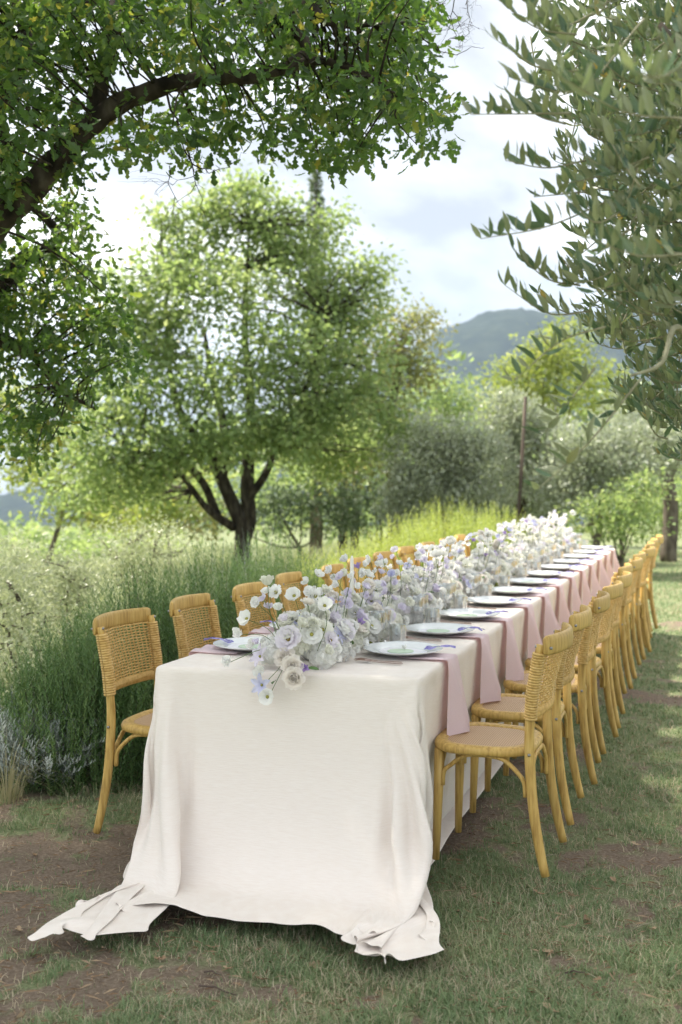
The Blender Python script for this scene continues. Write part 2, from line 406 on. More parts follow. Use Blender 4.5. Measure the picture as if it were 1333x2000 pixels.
# ------------------------------------------------------------------ ground
def sp(x, k=1.0): return np.log1p(np.exp(np.clip(x / k, -30, 30))) * k
def ground_z(x, y):
    x = np.asarray(x, float); y = np.asarray(y, float)
    dl = (x + 2.0) * -0.923 + (y - 5.6) * 0.385
    z = -0.075 * sp(dl - 2.5, 0.6) - 0.02 * sp(y - 22, 2.0)
    r = np.hypot(x, y)
    z = z - 0.10 * sp(r - 150, 40) * (r < 1800) - 0.10 * 1650 * (r >= 1800)
    near = np.exp(-(r / 25) ** 2)
    z = z + near * ((fbm(x * 1.3 + 5, y * 1.3, 3) - 0.5) * 0.05 + (fbm(x * 7, y * 7, 3) - 0.5) * 0.018)
    return z
def cover(x, y):
    """share of grass, 0 bare soil .. 1 turf"""
    wx = (fbm(x * 2.3 + 50, y * 2.3 + 11, 3) - 0.5) * 1.1; wy = (fbm(x * 2.3 + 90, y * 2.3 + 71, 3) - 0.5) * 1.1
    x0, y0 = x, y; x, y = 0.8 * x + 0.6 * y + wx, -0.6 * x + 0.8 * y + wy
    c = 0.73 + (fbm(x * 1.1 + 31, y * 1.1 + 3, 4) - 0.5) * 1.1 + (fbm(x * 4.2 + 3, y * 4.2 + 8, 4) - 0.5) * 1.5
    x, y = x0, y0
    d = np.hypot((x + 1.25) / 0.75, (y - 4.35) / 0.85); c = c - 0.42 * np.exp(-d ** 2)
    d = np.hypot((x + 0.42) / 0.3, (y - 3.3) / 0.18); c = c - 0.30 * np.exp(-d ** 2)
    d = np.hypot((x - 1.55) / 0.5, (y - 4.0) / 1.3); c = c - 0.22 * np.exp(-d ** 2)
    d = np.hypot((x - 0.5) / 0.5, (y - 3.1) / 0.5); c = c + 0.22 * np.exp(-d ** 2)
    d = np.hypot((x - 0.75) / 0.3, (y - 4.2) / 0.9); c = c + 0.25 * np.exp(-d ** 2)
    c = c + 0.3 * (y > 12)  # far lawn gets more turf to paint in its sunlit brightness
    return np.clip(c, 0, 1)

rings = np.concatenate([np.linspace(0.4, 2.4, 8)[:-1], 2.4 * np.exp(np.arange(0, 260) * 0.0118), ])
rings = rings[rings < 40]
rings = np.concatenate([rings, np.geomspace(rings[-1] * 1.04, 9000, 70)])
NA = 720
ang = np.linspace(0, 2 * np.pi, NA, endpoint=False)
gx = np.outer(rings, np.sin(ang)); gy = np.outer(rings, np.cos(ang))
gz = ground_z(gx, gy)
gv = np.concatenate([[[0, 0, float(ground_z(0, 0))]], np.stack([gx, gy, gz], -1).reshape(-1, 3)])
nr = len(rings)
i0 = np.arange(nr - 1)[:, None] * NA; k0 = np.arange(NA)[None, :]; k1 = (k0 + 1) % NA
gf = np.stack([i0 + k0, i0 + NA + k0, i0 + NA + k1, i0 + k1], -1).reshape(-1, 4) + 1
gme = mesh_arrays('ground', gv, gf, M['ground'], smooth=True)
ca = gme.attributes.new('cover', 'FLOAT', 'POINT')
ca.data.foreach_set('value', cover(gv[:, 0], gv[:, 1]).astype(np.float32))
ground = link('ground', gme); props(ground, kind='structure')

# hills
def hill(name, pts, Z0, depth, base):
    """ridge line given as (photo x, photo y) at distance Z0, sloping towards the viewer and away behind"""
    xs = np.linspace(pts[0][0], pts[-1][0], 220)
    ys = np.interp(xs, [p[0] for p in pts], [p[1] for p in pts])
    X = (xs - 666.5) * Z0 / F; H = CAMH - (ys - HOR) * Z0 / F
    H = H + (fbm(X * 0.01 + 3, X * 0 + 2, 5) - 0.5) * 30
    nv = 60; vs = []
    for j in range(nv):
        t = j / (nv - 1) * 1.5            # 0 foot, 1 ridge, 1.5 behind
        k = np.sin(np.clip(t, 0, 1) * np.pi / 2) ** 1.3 if t <= 1 else np.full(1, 1 - (t - 1) * 0.7)
        yy = Z0 - depth * (1 - t)
        rel = (fbm(X * 0.004 + 7, np.full_like(X, yy * 0.006), 5) - 0.5) * 90 * np.minimum(1, np.abs(1 - t) * 2) 
        rel += (fbm(X * 0.06 + 7, np.full_like(X, yy * 0.06), 3) - 0.5) * 14
        z = base + (H - base) * k + rel
        vs.append(np.stack([X, np.full_like(X, yy), z], -1))
    vs = np.array(vs).reshape(-1, 3); n = 220
    a = (np.arange(nv - 1)[:, None] * n + np.arange(n - 1)[None, :]).reshape(-1)
    o = link(name, mesh_arrays(name, vs, np.stack([a, a + 1, a + n + 1, a + n], -1), M['hill'], smooth=True))
    return props(o, kind='structure')
hill('hill', [(100, 960), (420, 900), (640, 800), (760, 710), (860, 648), (920, 628), (980, 622), (1080, 622), (1300, 620), (1700, 650), (2100, 800), (2500, 940)], 2600, 1300, -190)
hill('hill', [(-1500, 950), (-900, 975), (-400, 985), (0, 988), (120, 1000), (400, 1010), (700, 1020)], 3000, 900, -330)

# lawn grass: blades scattered where the cover mask says turf grows
def blades(P, h, w, lean, tint, seg=2):
    n = len(P)
    az = rng.random(n) * 2 * np.pi
    d = np.stack([np.cos(az), np.sin(az), np.zeros(n)], -1); sd = np.stack([-np.sin(az), np.cos(az), np.zeros(n)], -1)
    up = np.array([0, 0, 1.0])
    vs = []
    for k in range(seg + 1):
        t = k / seg
        c = P + up * (h * (t - 0.45 * lean * t * t))[:, None] + d * (h * lean * t * t * 1.1)[:, None]
        ww = w * (1 - t * 0.92)
        vs.append(c - sd * ww[:, None]); vs.append(c + sd * ww[:, None])
    V = np.stack(vs, 1); K = V.shape[1]
    b = (np.arange(n) * K)[:, None]
    fs = []
    for k in range(seg):
        q = 2 * k; fs.append(np.stack([b[:, 0] + q, b[:, 0] + q + 1, b[:, 0] + q + 3, b[:, 0] + q + 2], -1))
    Fa = np.stack(fs, 1).reshape(-1, 4)
    return V.reshape(-1, 3), Fa, np.repeat(tint, seg)

def scatter_polar(n, r0, r1, a0, a1, pw=1.0):
    r = r0 * (r1 / r0) ** (rng.random(n) ** pw); a = a0 + (a1 - a0) * rng.random(n)
    return r * np.sin(a), r * np.cos(a)
# near the camera many, farther fewer and broader
gx_, gy_ = scatter_polar(520000, 2.5, 26.0, math.radians(-26), math.radians(26), 1.15)
cv = cover(gx_, gy_) + (fbm(gx_ * 22, gy_ * 22, 2) - 0.5) * 0.5
keep = rng.random(len(gx_)) < np.clip((cv - 0.36) * 2.3, 0.04, 1)
dl_ = (gx_ + 2.0) * -0.923 + (gy_ - 5.6) * 0.385
keep &= dl_ < 1.5
gx_, gy_, cv = gx_[keep], gy_[keep], cv[keep]
n = len(gx_); r_ = np.hypot(gx_, gy_)
hh = (0.018 + 0.036 * rng.random(n) ** 1.5) * (0.6 + 0.6 * np.clip(cv, 0, 1))
tt = np.clip(0.05 + 0.5 * rng.random(n) + (fbm(gx_ * 2.2 + 9, gy_ * 2.2, 3) - 0.5) * 0.5, 0, 0.6)
dry = rng.random(n) < 0.16 + 0.25 * (cv < 0.5) + 0.25 * (fbm(gx_ * 3 + 60, gy_ * 3, 3) > 0.58)
tt = np.where(dry, 0.7 + 0.3 * rng.random(n), tt)
P = np.stack([gx_, gy_, ground_z(gx_, gy_) - 0.003], -1)
gv_, gf_, gt_ = blades(P, hh, (0.0012 + 0.0014 * rng.random(n)) * np.maximum(1, r_ / 4.5), 0.3 + 0.65 * rng.random(n), tt)
o = link('lawn_grass', mesh_arrays('lawn_grass', gv_, gf_, M['grass'], gt_))
props(o, 'short patchy green and straw lawn grass around the table', 'grass', kind='stuff')

# fallen leaf and straw litter: lying bits
n = 9000
lx, ly = scatter_polar(n, 2.6, 12, math.radians(-24), math.radians(26))
k = ((lx + 2.0) * -0.923 + (ly - 5.6) * 0.385) < 0.9
lx, ly = lx[k], ly[k]; n = len(lx)
L = 0.008 + 0.03 * rng.random(n) ** 2.0; W = 0.0010 + 0.0020 * rng.random(n) ** 2
az = rng.random(n) * 6.283; d = np.stack([np.cos(az), np.sin(az), 0.25 * (rng.random(n) - 0.5)], -1); sd = np.stack([-np.sin(az), np.cos(az), 0.3 * (rng.random(n) - 0.5)], -1)
c = np.stack([lx, ly, ground_z(lx, ly) + 0.012], -1)
V = np.stack([c - d * L[:, None], c + sd * W[:, None] + [0, 0, 0.004], c + d * L[:, None], c - sd * W[:, None]], 1).reshape(-1, 3)
o = link('lawn_litter', mesh_arrays('lawn_litter', V, np.arange(4 * n).reshape(-1, 4), M['dead_leaf'], rng.random(n)))
props(o, 'dry straw and crumbled leaf litter strewn over the lawn', 'litter', kind='stuff')

# ------------------------------------------------------------------ tablecloth (position-based drape run here)
OV = 0.90; OVF = 0.95             # overhang at the long sides and at the short ends
def drape():
    h = 0.042
    nx = int(round((TW + 2 * OV) / h)); ny = int(round((TL + 0.72 + OVF) / h))
    rs = np.random.default_rng(11)
    def params(nx, ny):
        p = np.linspace(-TW - OV, OV, nx + 1); q = np.linspace(-OVF, TL + 0.72, ny + 1)
        return np.meshgrid(p, q, indexing='ij')
    Pp, Qq = params(nx, ny)
    def init(Pp, Qq):
        po = np.where(Pp > 0, Pp, np.where(Pp < -TW, -TW - Pp, 0)); sg = np.where(Pp > 0, 1, -1)
        qo = np.where(Qq < 0, -Qq, np.where(Qq > TL, Qq - TL, 0)); sq = np.where(Qq < 0, -1, 1)
        rho = np.hypot(po, qo); phi = np.arctan2(po, qo)          # 0 front, pi/2 side
        reach_f, reach_s = 0.46, 0.03
        w = np.minimum(1, (phi / 0.5)) ** 0.8
        reach = reach_f * (1 - w) + reach_s * w
        reach = np.where(sq > 0, reach_s, reach)
        ll = np.hypot(TZ, reach); t = rho / ll
        hd = np.where(t < 1, reach * t, reach + (rho - ll)); z = np.where(t < 1, TZ * (1 - t), 0.0)
        # corner cloth is gathered towards the front
        ph2 = np.where(sq < 0, phi * (1 - 0.55 * np.clip((rho - 0.75) / 0.3, 0, 1)), phi)
        base_r = np.where(Pp > 0, 0, np.where(Pp < -TW, -TW, Pp)); base_s = np.where(Qq < 0, 0, np.where(Qq > TL, TL, Qq))
        corner = (po > 0) & (qo > 0)
        wav = np.where(corner, (0.025 + 0.12 * np.minimum(1, rho / 0.55)) * (0.5 + 0.5 * np.sin(phi * 15 - 1.2)) * np.minimum(1, rho / 0.2), 0)
        hd = hd + wav
        r = base_r + sg * hd * np.sin(ph2); s = base_s + sq * hd * np.cos(ph2)
        side = (po > 0) & (qo == 0)
        r = r + np.where(side, sg * 0.02 * np.sin(Qq * 9.0 + 2 * np.sin(Qq * 2.3)) * np.minimum(1, po / 0.4), 0)
        return np.stack([r, s, z + 0.0], -1)
    X = init(Pp, Qq)
    def solve(X, Pp, Qq, steps, iters, dt):
        nx, ny = Pp.shape[0] - 1, Pp.shape[1] - 1
        hx = Pp[1, 0] - Pp[0, 0]; hy = Qq[0, 1] - Qq[0, 0]; hd = math.hypot(hx, hy)
        top = (Pp <= 1e-6) & (Pp >= -TW - 1e-6) & (Qq >= -1e-6) & (Qq <= TL + 1e-6)
        topX = np.stack([Pp, Qq, np.full_like(Pp, TZ)], -1)
        w = np.where(top, 0.0, 1.0)
        V = np.zeros_like(X)
        # tails pulled out on the grass
        pins = []
        def near(p, q): return np.unravel_index(np.argmin((Pp - p) ** 2 + (Qq - q) ** 2), Pp.shape)
        L0 = -TW
        pins.append((near(-TW - OV, -OVF), (L0 - 0.005, -0.785, 0.003)))
        pins.append((near(-TW - OV * 0.55, -OVF), (L0 + 0.165, -0.735, 0.003)))
        pins.append((near(-TW - OV * 0.25, -OVF), (L0 + 0.31, -0.62, 0.003)))
        pins.append((near(-TW - OV, -OVF * 0.6), (L0 - 0.03, -0.50, 0.003)))
        pins.append((near(-TW - OV, -OVF * 0.25), (L0 + 0.02, -0.22, 0.003)))
        pins.append((near(OV, -OVF), (0.075, -0.665, 0.003)))
        pins.append((near(OV * 0.6, -OVF), (-0.01, -0.62, 0.003)))
        pins.append((near(OV * 0.25, -OVF), (-0.11, -0.53, 0.003)))
        pins.append((near(OV, -OVF * 0.55), (0.11, -0.41, 0.003)))
        for q in np.linspace(0.14, 0.72, 6):
            pins.append((near(-TW * q, -OVF), (-TW * q * 0.98, -0.49 + 0.07 * q - 0.02 * math.sin(q * 14), 0.003)))
        for ij, _ in pins: w[ij] = 0.0
        pin_start = [X[ij].copy() for ij, _ in pins]
        A = slice(None)
        def con(X, s1, s2, L, k, comp=0.5):
            d = X[s2] - X[s1]; ln = np.sqrt((d * d).sum(-1)) + 1e-9
            w1 = w[s1]; w2 = w[s2]; ws = w1 + w2 + 1e-9
            c = (ln - L) / ln * k / ws
            c = np.where(c < 0, c * comp, c)                 # cloth gives way when pushed together
            dd = d * c[..., None]
            X[s1] += dd * w1[..., None]; X[s2] -= dd * w2[..., None]
        def pairs(n, st, off):                      # non-overlapping index pairs (i, i+st)
            return [np.array([i for i in range(n + 1 - st) if (i // st) % 2 == o]) for o in (0, 1)]
        gx2 = [(slice(o, nx - (nx - o) % 2 + 0, 2), slice(o + 1, None, 2)) for o in (0, 1)]
        def sl(n, o):
            m = (n + 1 - o) // 2
            return slice(o, o + 2 * m, 2), slice(o + 1, o + 1 + 2 * m, 2)
        sx = [sl(nx, 0), sl(nx, 1)]; sy = [sl(ny, 0), sl(ny, 1)]
        sx = [(slice(a.start, min(a.stop, nx), 2), b) for a, b in sx]; sy = [(slice(a.start, min(a.stop, ny), 2), b) for a, b in sy]
        bx = pairs(nx, 2, 0); by = pairs(ny, 2, 0)
        for st in range(steps):
            V *= 0.975
            V[..., 2] -= 9.8 * dt
            Xp = X.copy()
            X = X + V * dt * (w[..., None] > 0)
            f = min(1.0, st / (steps * 0.5))
            for (ij, tg), ps in zip(pins, pin_start):
                X[ij] = ps * (1 - f) + np.array(tg) * f
            for it in range(iters):
                for a, b in sx: con(X, (a, A), (b, A), hx, 1.0)
                for a, b in sy: con(X, (A, a), (A, b), hy, 1.0)
                for a, b in sx:
                    for c, d in sy:
                        con(X, (a, c), (b, d), hd, 0.22); con(X, (b, c), (a, d), hd, 0.22)
                if it % 2 == 0:
                    for ia in bx: con(X, (ia, A), (ia + 2, A), 2 * hx, 0.18, 1.0)
                    for ia in by: con(X, (A, ia), (A, ia + 2), 2 * hy, 0.18, 1.0)
                X[top] = topX[top]
                # floor
                lo = X[..., 2] < 0.002
                X[..., 2] = np.where(lo, 0.002, X[..., 2])
                X[..., 0] = np.where((X[..., 1] > TL - 0.5) & (X[..., 0] > 0.05), 0.05, X[..., 0])
                # the corners hang close to the table
                zz = X[..., 2]
                X[..., 0] = np.where((X[..., 0] < -TW - 0.045) & (zz > 0.05), -TW - 0.045, X[..., 0])
                X[..., 0] = np.where((X[..., 0] > 0.03 + 0.085 * (1 - zz / TZ)) & (zz > 0.04) & (X[..., 1] > -0.25), 0.03 + 0.085 * (1 - zz / TZ), X[..., 0])
                # keep the lawn-side cloth behind the chairs' front legs
                ss = X[..., 1]
                chair = np.zeros_like(ss, bool)
                for i in range(12):
                    for dx in (-0.17, 0.17):
                        chair |= np.abs(ss - (0.38 + 0.63 * i + dx)) < 0.045
                X[..., 0] = np.where(chair & (X[..., 0] > -0.012) & (Pp > 0.02) & (X[..., 2] < 0.7), -0.012, X[..., 0])
                X[..., 0] = np.where((ss > 0.12) & (X[..., 0] > 0.012) & (X[..., 2] > 0.30), 0.012, X[..., 0])
            fr = lo[..., None] & (np.abs(X - Xp) < 0.02)
            X[..., :2] = np.where(fr[..., :2], Xp[..., :2] + (X[..., :2] - Xp[..., :2]) * 0.15, X[..., :2])
            V = (X - Xp) / dt
            V[lo] *= 0.3
            sp_ = np.sqrt((V ** 2).sum(-1, keepdims=True)); V *= np.minimum(1, 2.5 / (sp_ + 1e-9))
        return X
    X = solve(X, Pp, Qq, 150, 7, 0.012)
    # refine once
    def up(A):
        n0, n1 = A.shape[:2]
        B = np.zeros((2 * n0 - 1, 2 * n1 - 1) + A.shape[2:])
        B[::2, ::2] = A; B[1::2, ::2] = (A[:-1] + A[1:]) / 2; B[:, 1::2] = (B[:, :-2:2] + B[:, 2::2]) / 2
        return B
    X = up(X); Pp, Qq = up(Pp), up(Qq)
    X = X + np.where((X[..., 2:] < TZ - 0.02), rs.normal(0, 0.0008, X.shape), 0)
    X = solve(X, Pp, Qq, 45, 7, 0.010)
    return X, Pp, Qq
CX, CP, CQ = drape()
n0, n1 = CX.shape[:2]
CX[..., 2] += 0.020 * (0.5 + 0.5 * np.sin(CP * 15 + 1.6 * np.sin(CP * 5))) ** 2 * np.clip((-CQ - 0.72) / 0.2, 0, 1) * (CP > -TW) * (CP < 0)
def fold_corner(CX, po, qo, amp, k, ph):
    """soft pleats that radiate from a table corner"""
    du = np.gradient(CX, axis=0); dv = np.gradient(CX, axis=1); nn = np.cross(du, dv); nn /= np.linalg.norm(nn, axis=-1, keepdims=True) + 1e-9
    rho = np.hypot(po, qo); th = np.arctan2(po, qo)
    win = np.clip((th - 0.02) / 0.22, 0, 1) * np.clip((1.62 - th) / 0.25, 0, 1) * (po > 0) * (qo > 0) * np.minimum(1, rho / 0.5) * np.clip((rho - 0.03) / 0.1, 0, 1)
    win = win * np.clip((CX[..., 2] - 0.03) / 0.15, 0, 1)
    wv = np.sin(k * th + ph); wv = np.sign(wv) * np.abs(wv) ** 0.8
    return CX + nn * (amp * win * wv)[..., None]
for _ in range(7):                          # heavy cloth lies smooth where it rests on the grass
    av = CX.copy(); av[1:-1, 1:-1] = (CX[:-2, 1:-1] + CX[2:, 1:-1] + CX[1:-1, :-2] + CX[1:-1, 2:]) / 4
    k_ = np.clip((0.20 - CX[..., 2:]) / 0.1, 0, 1) * 0.8
    CX = CX * (1 - k_) + av * k_
CX = fold_corner(CX, CP + 0.16, -CQ + 0.02, 0.034, 25.0, 0.9)
CX = fold_corner(CX, -TW - CP + 0.10, -CQ + 0.02, 0.026, 21.0, 2.0)
xy = R0 + (CX[..., 1:2] + SHEAR * np.clip(CX[..., 0:1], -TW, 0)) * U + CX[..., 0:1] * RR
cz = CX[..., 2].copy()
topm = (CP <= 0) & (CP >= -TW) & (CQ >= 0) & (CQ <= TL)
cz = cz + np.where(topm, (fbm(CP * 2.2 + 3, CQ * 1.7, 3) - 0.5) * 0.003, np.clip(ground_z(xy[..., 0], xy[..., 1]), -0.03, 0.03) * np.clip(1 - CX[..., 2] / 0.3, 0, 1))
cv3 = np.concatenate([xy, cz[..., None]], -1).reshape(-1, 3)
a = (np.arange(n0 - 1)[:, None] * n1 + np.arange(n1 - 1)[None, :]).reshape(-1)
cme = mesh_arrays('tablecloth', cv3, np.stack([a, a + n1, a + n1 + 1, a + 1], -1), M['linen'], smooth=True)
cloth = link('tablecloth', cme)
sd_ = cloth.modifiers.new('thickness', 'SOLIDIFY'); sd_.thickness = 0.0016; sd_.offset = 0.0
ss_ = cloth.modifiers.new('smooth', 'SUBSURF'); ss_.levels = 1; ss_.render_levels = 1
props(cloth, 'long cream linen tablecloth falling to the grass and trailing in two puddled tails', 'tablecloth')

# the trestle table under the cloth
tb = empty('banquet_table', T(0, 0, 0), ARZ)
m = MB(); m.box((-TW / 2, TL / 2, TZ - 0.03), (TW / 2 - 0.03, TL / 2 - 0.07, 0.026)); m.build('tabletop', M['table_wood'], tb, smooth=False)
for s in (0.5, 2.7, 4.9, 7.1):
    for r in (-TW + 0.16, -0.16):
        m = MB(); m.box((r, s, 0.345), (0.03, 0.03, 0.345)); m.build('leg', M['table_wood'], tb, smooth=False)
props(tb, 'long wooden banquet table hidden under the cream cloth', 'table')

ORD = ['first', 'second', 'third', 'fourth', 'fifth', 'sixth', 'seventh', 'eighth', 'ninth', 'tenth', 'eleventh', 'twelfth']
# ------------------------------------------------------------------ chairs
POST = [(-0.262, 0.0), (-0.238, 0.10), (-0.212, 0.25), (-0.198, 0.42), (-0.196, 0.54), (-0.206, 0.68), (-0.226, 0.80), (-0.238, 0.868)]
def post_y(z): return float(np.interp(z, [p[1] for p in POST], [p[0] for p in POST]))
def post_x(z): return float(np.interp(z, [0, 0.3, 0.47, 0.87], [0.205, 0.193, 0.190, 0.203]))

def make_chair():
    root = empty('cane_chair')
    # seat ring
    N = 44; prof = [(0.0, 0.454), (0.006, 0.463), (0.036, 0.467), (0.047, 0.461), (0.052, 0.450), (0.050, 0.436), (0.040, 0.430), (0.002, 0.430)]
    def outline(t, off):
        c, s = math.cos(t), math.sin(t); e = 0.62
        x = (0.163 + off) * math.copysign(abs(c) ** e, c); y = (0.150 + off) * math.copysign(abs(s) ** e, s)
        return x * (1 + 0.35 * y * 0.9), y + 0.0
    vs, fs = [], []; K = len(prof)
    for i in range(N):
        t = 2 * math.pi * i / N
        for (o, z) in prof:
            x, y = outline(t, o); vs.append((x, y, z))
    for i in range(N):
        j = (i + 1) % N
        for k in range(K):
            k2 = (k + 1) % K
            fs.append([i * K + k, j * K + k, j * K + k2, i * K + k2])
    seat = MB().add(vs, fs).build('seat', M['wood'], root)
    vs = [(0, 0, 0.463)]; fs = []
    for rI, rr in enumerate((0.4, 0.75, 1.0)):
        for i in range(N):
            x, y = outline(2 * math.pi * i / N, 0.003); vs.append((x * rr, y * rr, 0.463 - 0.004 * rr * rr))
    for i in range(N):
        j = (i + 1) % N; fs.append([0, 1 + i, 1 + j])
        for q in (0, 1): fs.append([1 + q * N + i, 1 + (q + 1) * N + i, 1 + (q + 1) * N + j, 1 + q * N + j])
    MB().add(vs, fs).build('cane_panel', M['cane'], seat)
    # legs
    back = {}
    for sx in (-1, 1):
        pts = spline([(sx * post_x(z), y, z) for y, z in POST], 22)
        rad = [0.0165 + 0.0035 * math.sin(math.pi * min(1, i / 15)) for i in range(22)]
        back[sx] = MB().tube(pts, rad, 10, flat=0.85, up=(0, 1, 0)).build('back_leg', M['wood'], root)
        MB().tube([(sx * 0.162, 0.160, 0.435), (sx * 0.166, 0.165, 0.25), (sx * 0.172, 0.172, 0.0)], [0.021, 0.0185, 0.014], 10).build('front_leg', M['wood'], root)
    # arched braces under the seat
    def arch(a, b, za, zb, lift=0.0):
        a = np.array(a, float); b = np.array(b, float)
        def at(t, z): p = a + (b - a) * t; return (p[0], p[1], z)
        return spline([at(0.02, za), at(0.035, za + 0.055), at(0.12, 0.378), at(0.27, 0.418), at(0.42, 0.426), at(0.58, 0.426), at(0.73, 0.418), at(0.88, 0.378), at(0.965, zb + 0.055), at(0.98, zb)], 28)
    def ry(z): return post_y(z)
    for sx in (-1, 1):
        MB().tube(arch((sx * 0.170, 0.152), (sx * 0.182, -0.186), 0.295, 0.285), 0.0115, 8, flat=0.75).build('brace', M['wood'], root)
    MB().tube(arch((-0.152, 0.160), (0.152, 0.160), 0.295, 0.295), 0.0115, 8, flat=0.75).build('brace', M['wood'], root)
    MB().tube(arch((-0.178, -0.196), (0.178, -0.196), 0.285, 0.285), 0.0115, 8, flat=0.75).build('brace', M['wood'], root)
    # bowed top rail
    bow = 0.058
    def rail_y(x): return -0.252 - bow * (1 - (x / 0.22) ** 2)
    vs, fs = [], []; nS, nC = 27, 14
    for i in range(nS):
        x = -0.222 + 0.444 * i / (nS - 1); y = rail_y(x); e = 1 - abs(x) / 0.222
        k = min(1, math.sqrt(max(0.02, 1 - (1 - min(1, e / 0.10)) ** 2)))
        tx = 1.0; dy = 2 * bow * x / 0.22 ** 2; ln = math.hypot(1, dy); nxv, nyv = -dy / ln, 1 / ln
        hz = 0.037 * (0.74 + 0.26 * k); th = 0.0125 * k
        zc = 0.866 + 0.004 * (1 - (x / 0.22) ** 2)
        for c in range(nC):
            an = 2 * math.pi * c / nC; cc = math.copysign(abs(math.cos(an)) ** 0.65, math.cos(an)); ss = math.copysign(abs(math.sin(an)) ** 0.75, math.sin(an))
            vs.append((x + nxv * th * cc, y + nyv * th * cc, zc + hz * ss + 0.14 * th * cc))
    for i in range(nS - 1):
        for c in range(nC):
            d = (c + 1) % nC; fs.append([i * nC + c, i * nC + d, (i + 1) * nC + d, (i + 1) * nC + c])
    fs.append(list(range(nC))[::-1]); fs.append([(nS - 1) * nC + c for c in range(nC)])
    MB().add(vs, fs).build('top_rail', M['wood'], root)
    # woven back: real strands, over and under
    z0, z1 = 0.600, 0.842; hw = 0.185
    def py(x, z):
        k = (z - z0) / (z1 - z0); return post_y(z) - 0.004 - (0.028 + 0.028 * k) * (1 - (x / 0.2) ** 2)
    wv = MB(); nh, nv_ = 19, 17
    for a in range(nh):
        z = z0 + 0.022 + (z1 - z0 - 0.028) * a / (nh - 1); pts = []
        for q in range(35):
            x = -hw + 2 * hw * q / 34; ph = (x + hw) / (2 * hw) * (nv_ - 1)
            pts.append((x, py(x, z) + 0.0030 * math.cos(math.pi * (ph + a)), z + 0.0012 * math.sin(ph * 1.7 + a)))
        wv.tube(pts, 0.0033, 5, False)
    for b in range(nv_):
        x = -hw + 2 * hw * (b + 0.0) / (nv_ - 1)
        for dxx in (-0.0026, 0.0026):
            pts = []
            for q in range(25):
                z = z0 + (z1 - z0) * q / 24; ph = (z - z0 - 0.022) / (z1 - z0 - 0.028) * (nh - 1)
                pts.append((x + dxx, py(x, z) - 0.0030 * math.cos(math.pi * (ph + b)), z))
            wv.tube(pts, 0.0023, 4, False)
    bar = [(-hw + 2 * hw * q / 16, py(-hw + 2 * hw * q / 16, z0 + 0.006), z0 + 0.006) for q in range(17)]
    wv.tube(bar, 0.010, 8)
    for q in range(54):
        x = -hw + 2 * hw * (q + 0.5) / 54; c = (x, py(x, z0 + 0.006), z0 + 0.006)
        wv.tube([(c[0], c[1] + 0.0118 * math.cos(an), c[2] + 0.019 * math.sin(an)) for an in np.linspace(0, 2 * math.pi, 9)], 0.0032, 4, False)
    wv.build('woven_back', M['rattan'], root)
    for sx in (-1, 1):
        w = MB(); nrg = 25
        for q in range(nrg):
            z = 0.588 + 0.246 * q / (nrg - 1); cx, cy = sx * post_x(z), post_y(z)
            w.tube([(cx + 0.0225 * math.cos(an), cy + 0.0205 * math.sin(an), z + 0.002 * math.sin(an)) for an in np.linspace(0, 2 * math.pi, 13)], 0.0056, 5, False)
        w.build('rattan_wrap', M['rattan'], back[sx])
        for (x, y, z, d) in ((sx * 0.203, -0.2775, 0.858, (0, -1, 0)), (sx * 0.2095, -0.198, 0.452, (sx, 0, 0)), (sx * 0.206, -0.222, 0.862, (0, 1, 0))):
            MB().tube([Vector((x, y, z)) - Vector(d) * 0.006, Vector((x, y, z)) + Vector(d) * 0.003, Vector((x, y, z)) + Vector(d) * 0.005], [0.006, 0.006, 0.003], 8).build('bolt', M['metal'], back[sx])
    return root

chair = make_chair()
first = True
crs = random.Random(5)
CHAIRS = []
for side, rc, off, sp_, rzb in (('lawn', 0.185, 0.385, 0.630, math.pi / 2 - TH), ('hedge', -TW - 0.085, 0.345, 0.650, -math.pi / 2 - TH)):
    for i in range(12 if side == 'lawn' else 11):
        s = off + sp_ * i + (crs.uniform(-0.03, 0.03) if i > 1 else 0)
        r = rc + (crs.uniform(-0.03, 0.03) if i > 1 else 0)
        loc = T(s, r, float(ground_z(*T(s, r)[:2]))); loc[2] = 0.004
        rz = rzb + (crs.uniform(-0.07, 0.07) if i else -0.02)
        if first: c = chair; c.location = loc; c.rotation_euler = (0, 0, rz); first = False
        else: c = copy_tree(chair, loc, rz)
        props(c, f'{ORD[i]} honey wood chair with woven cane back from the puddled cloth end, {side} side', 'chair', f'cane chairs along the {side} side of the table')

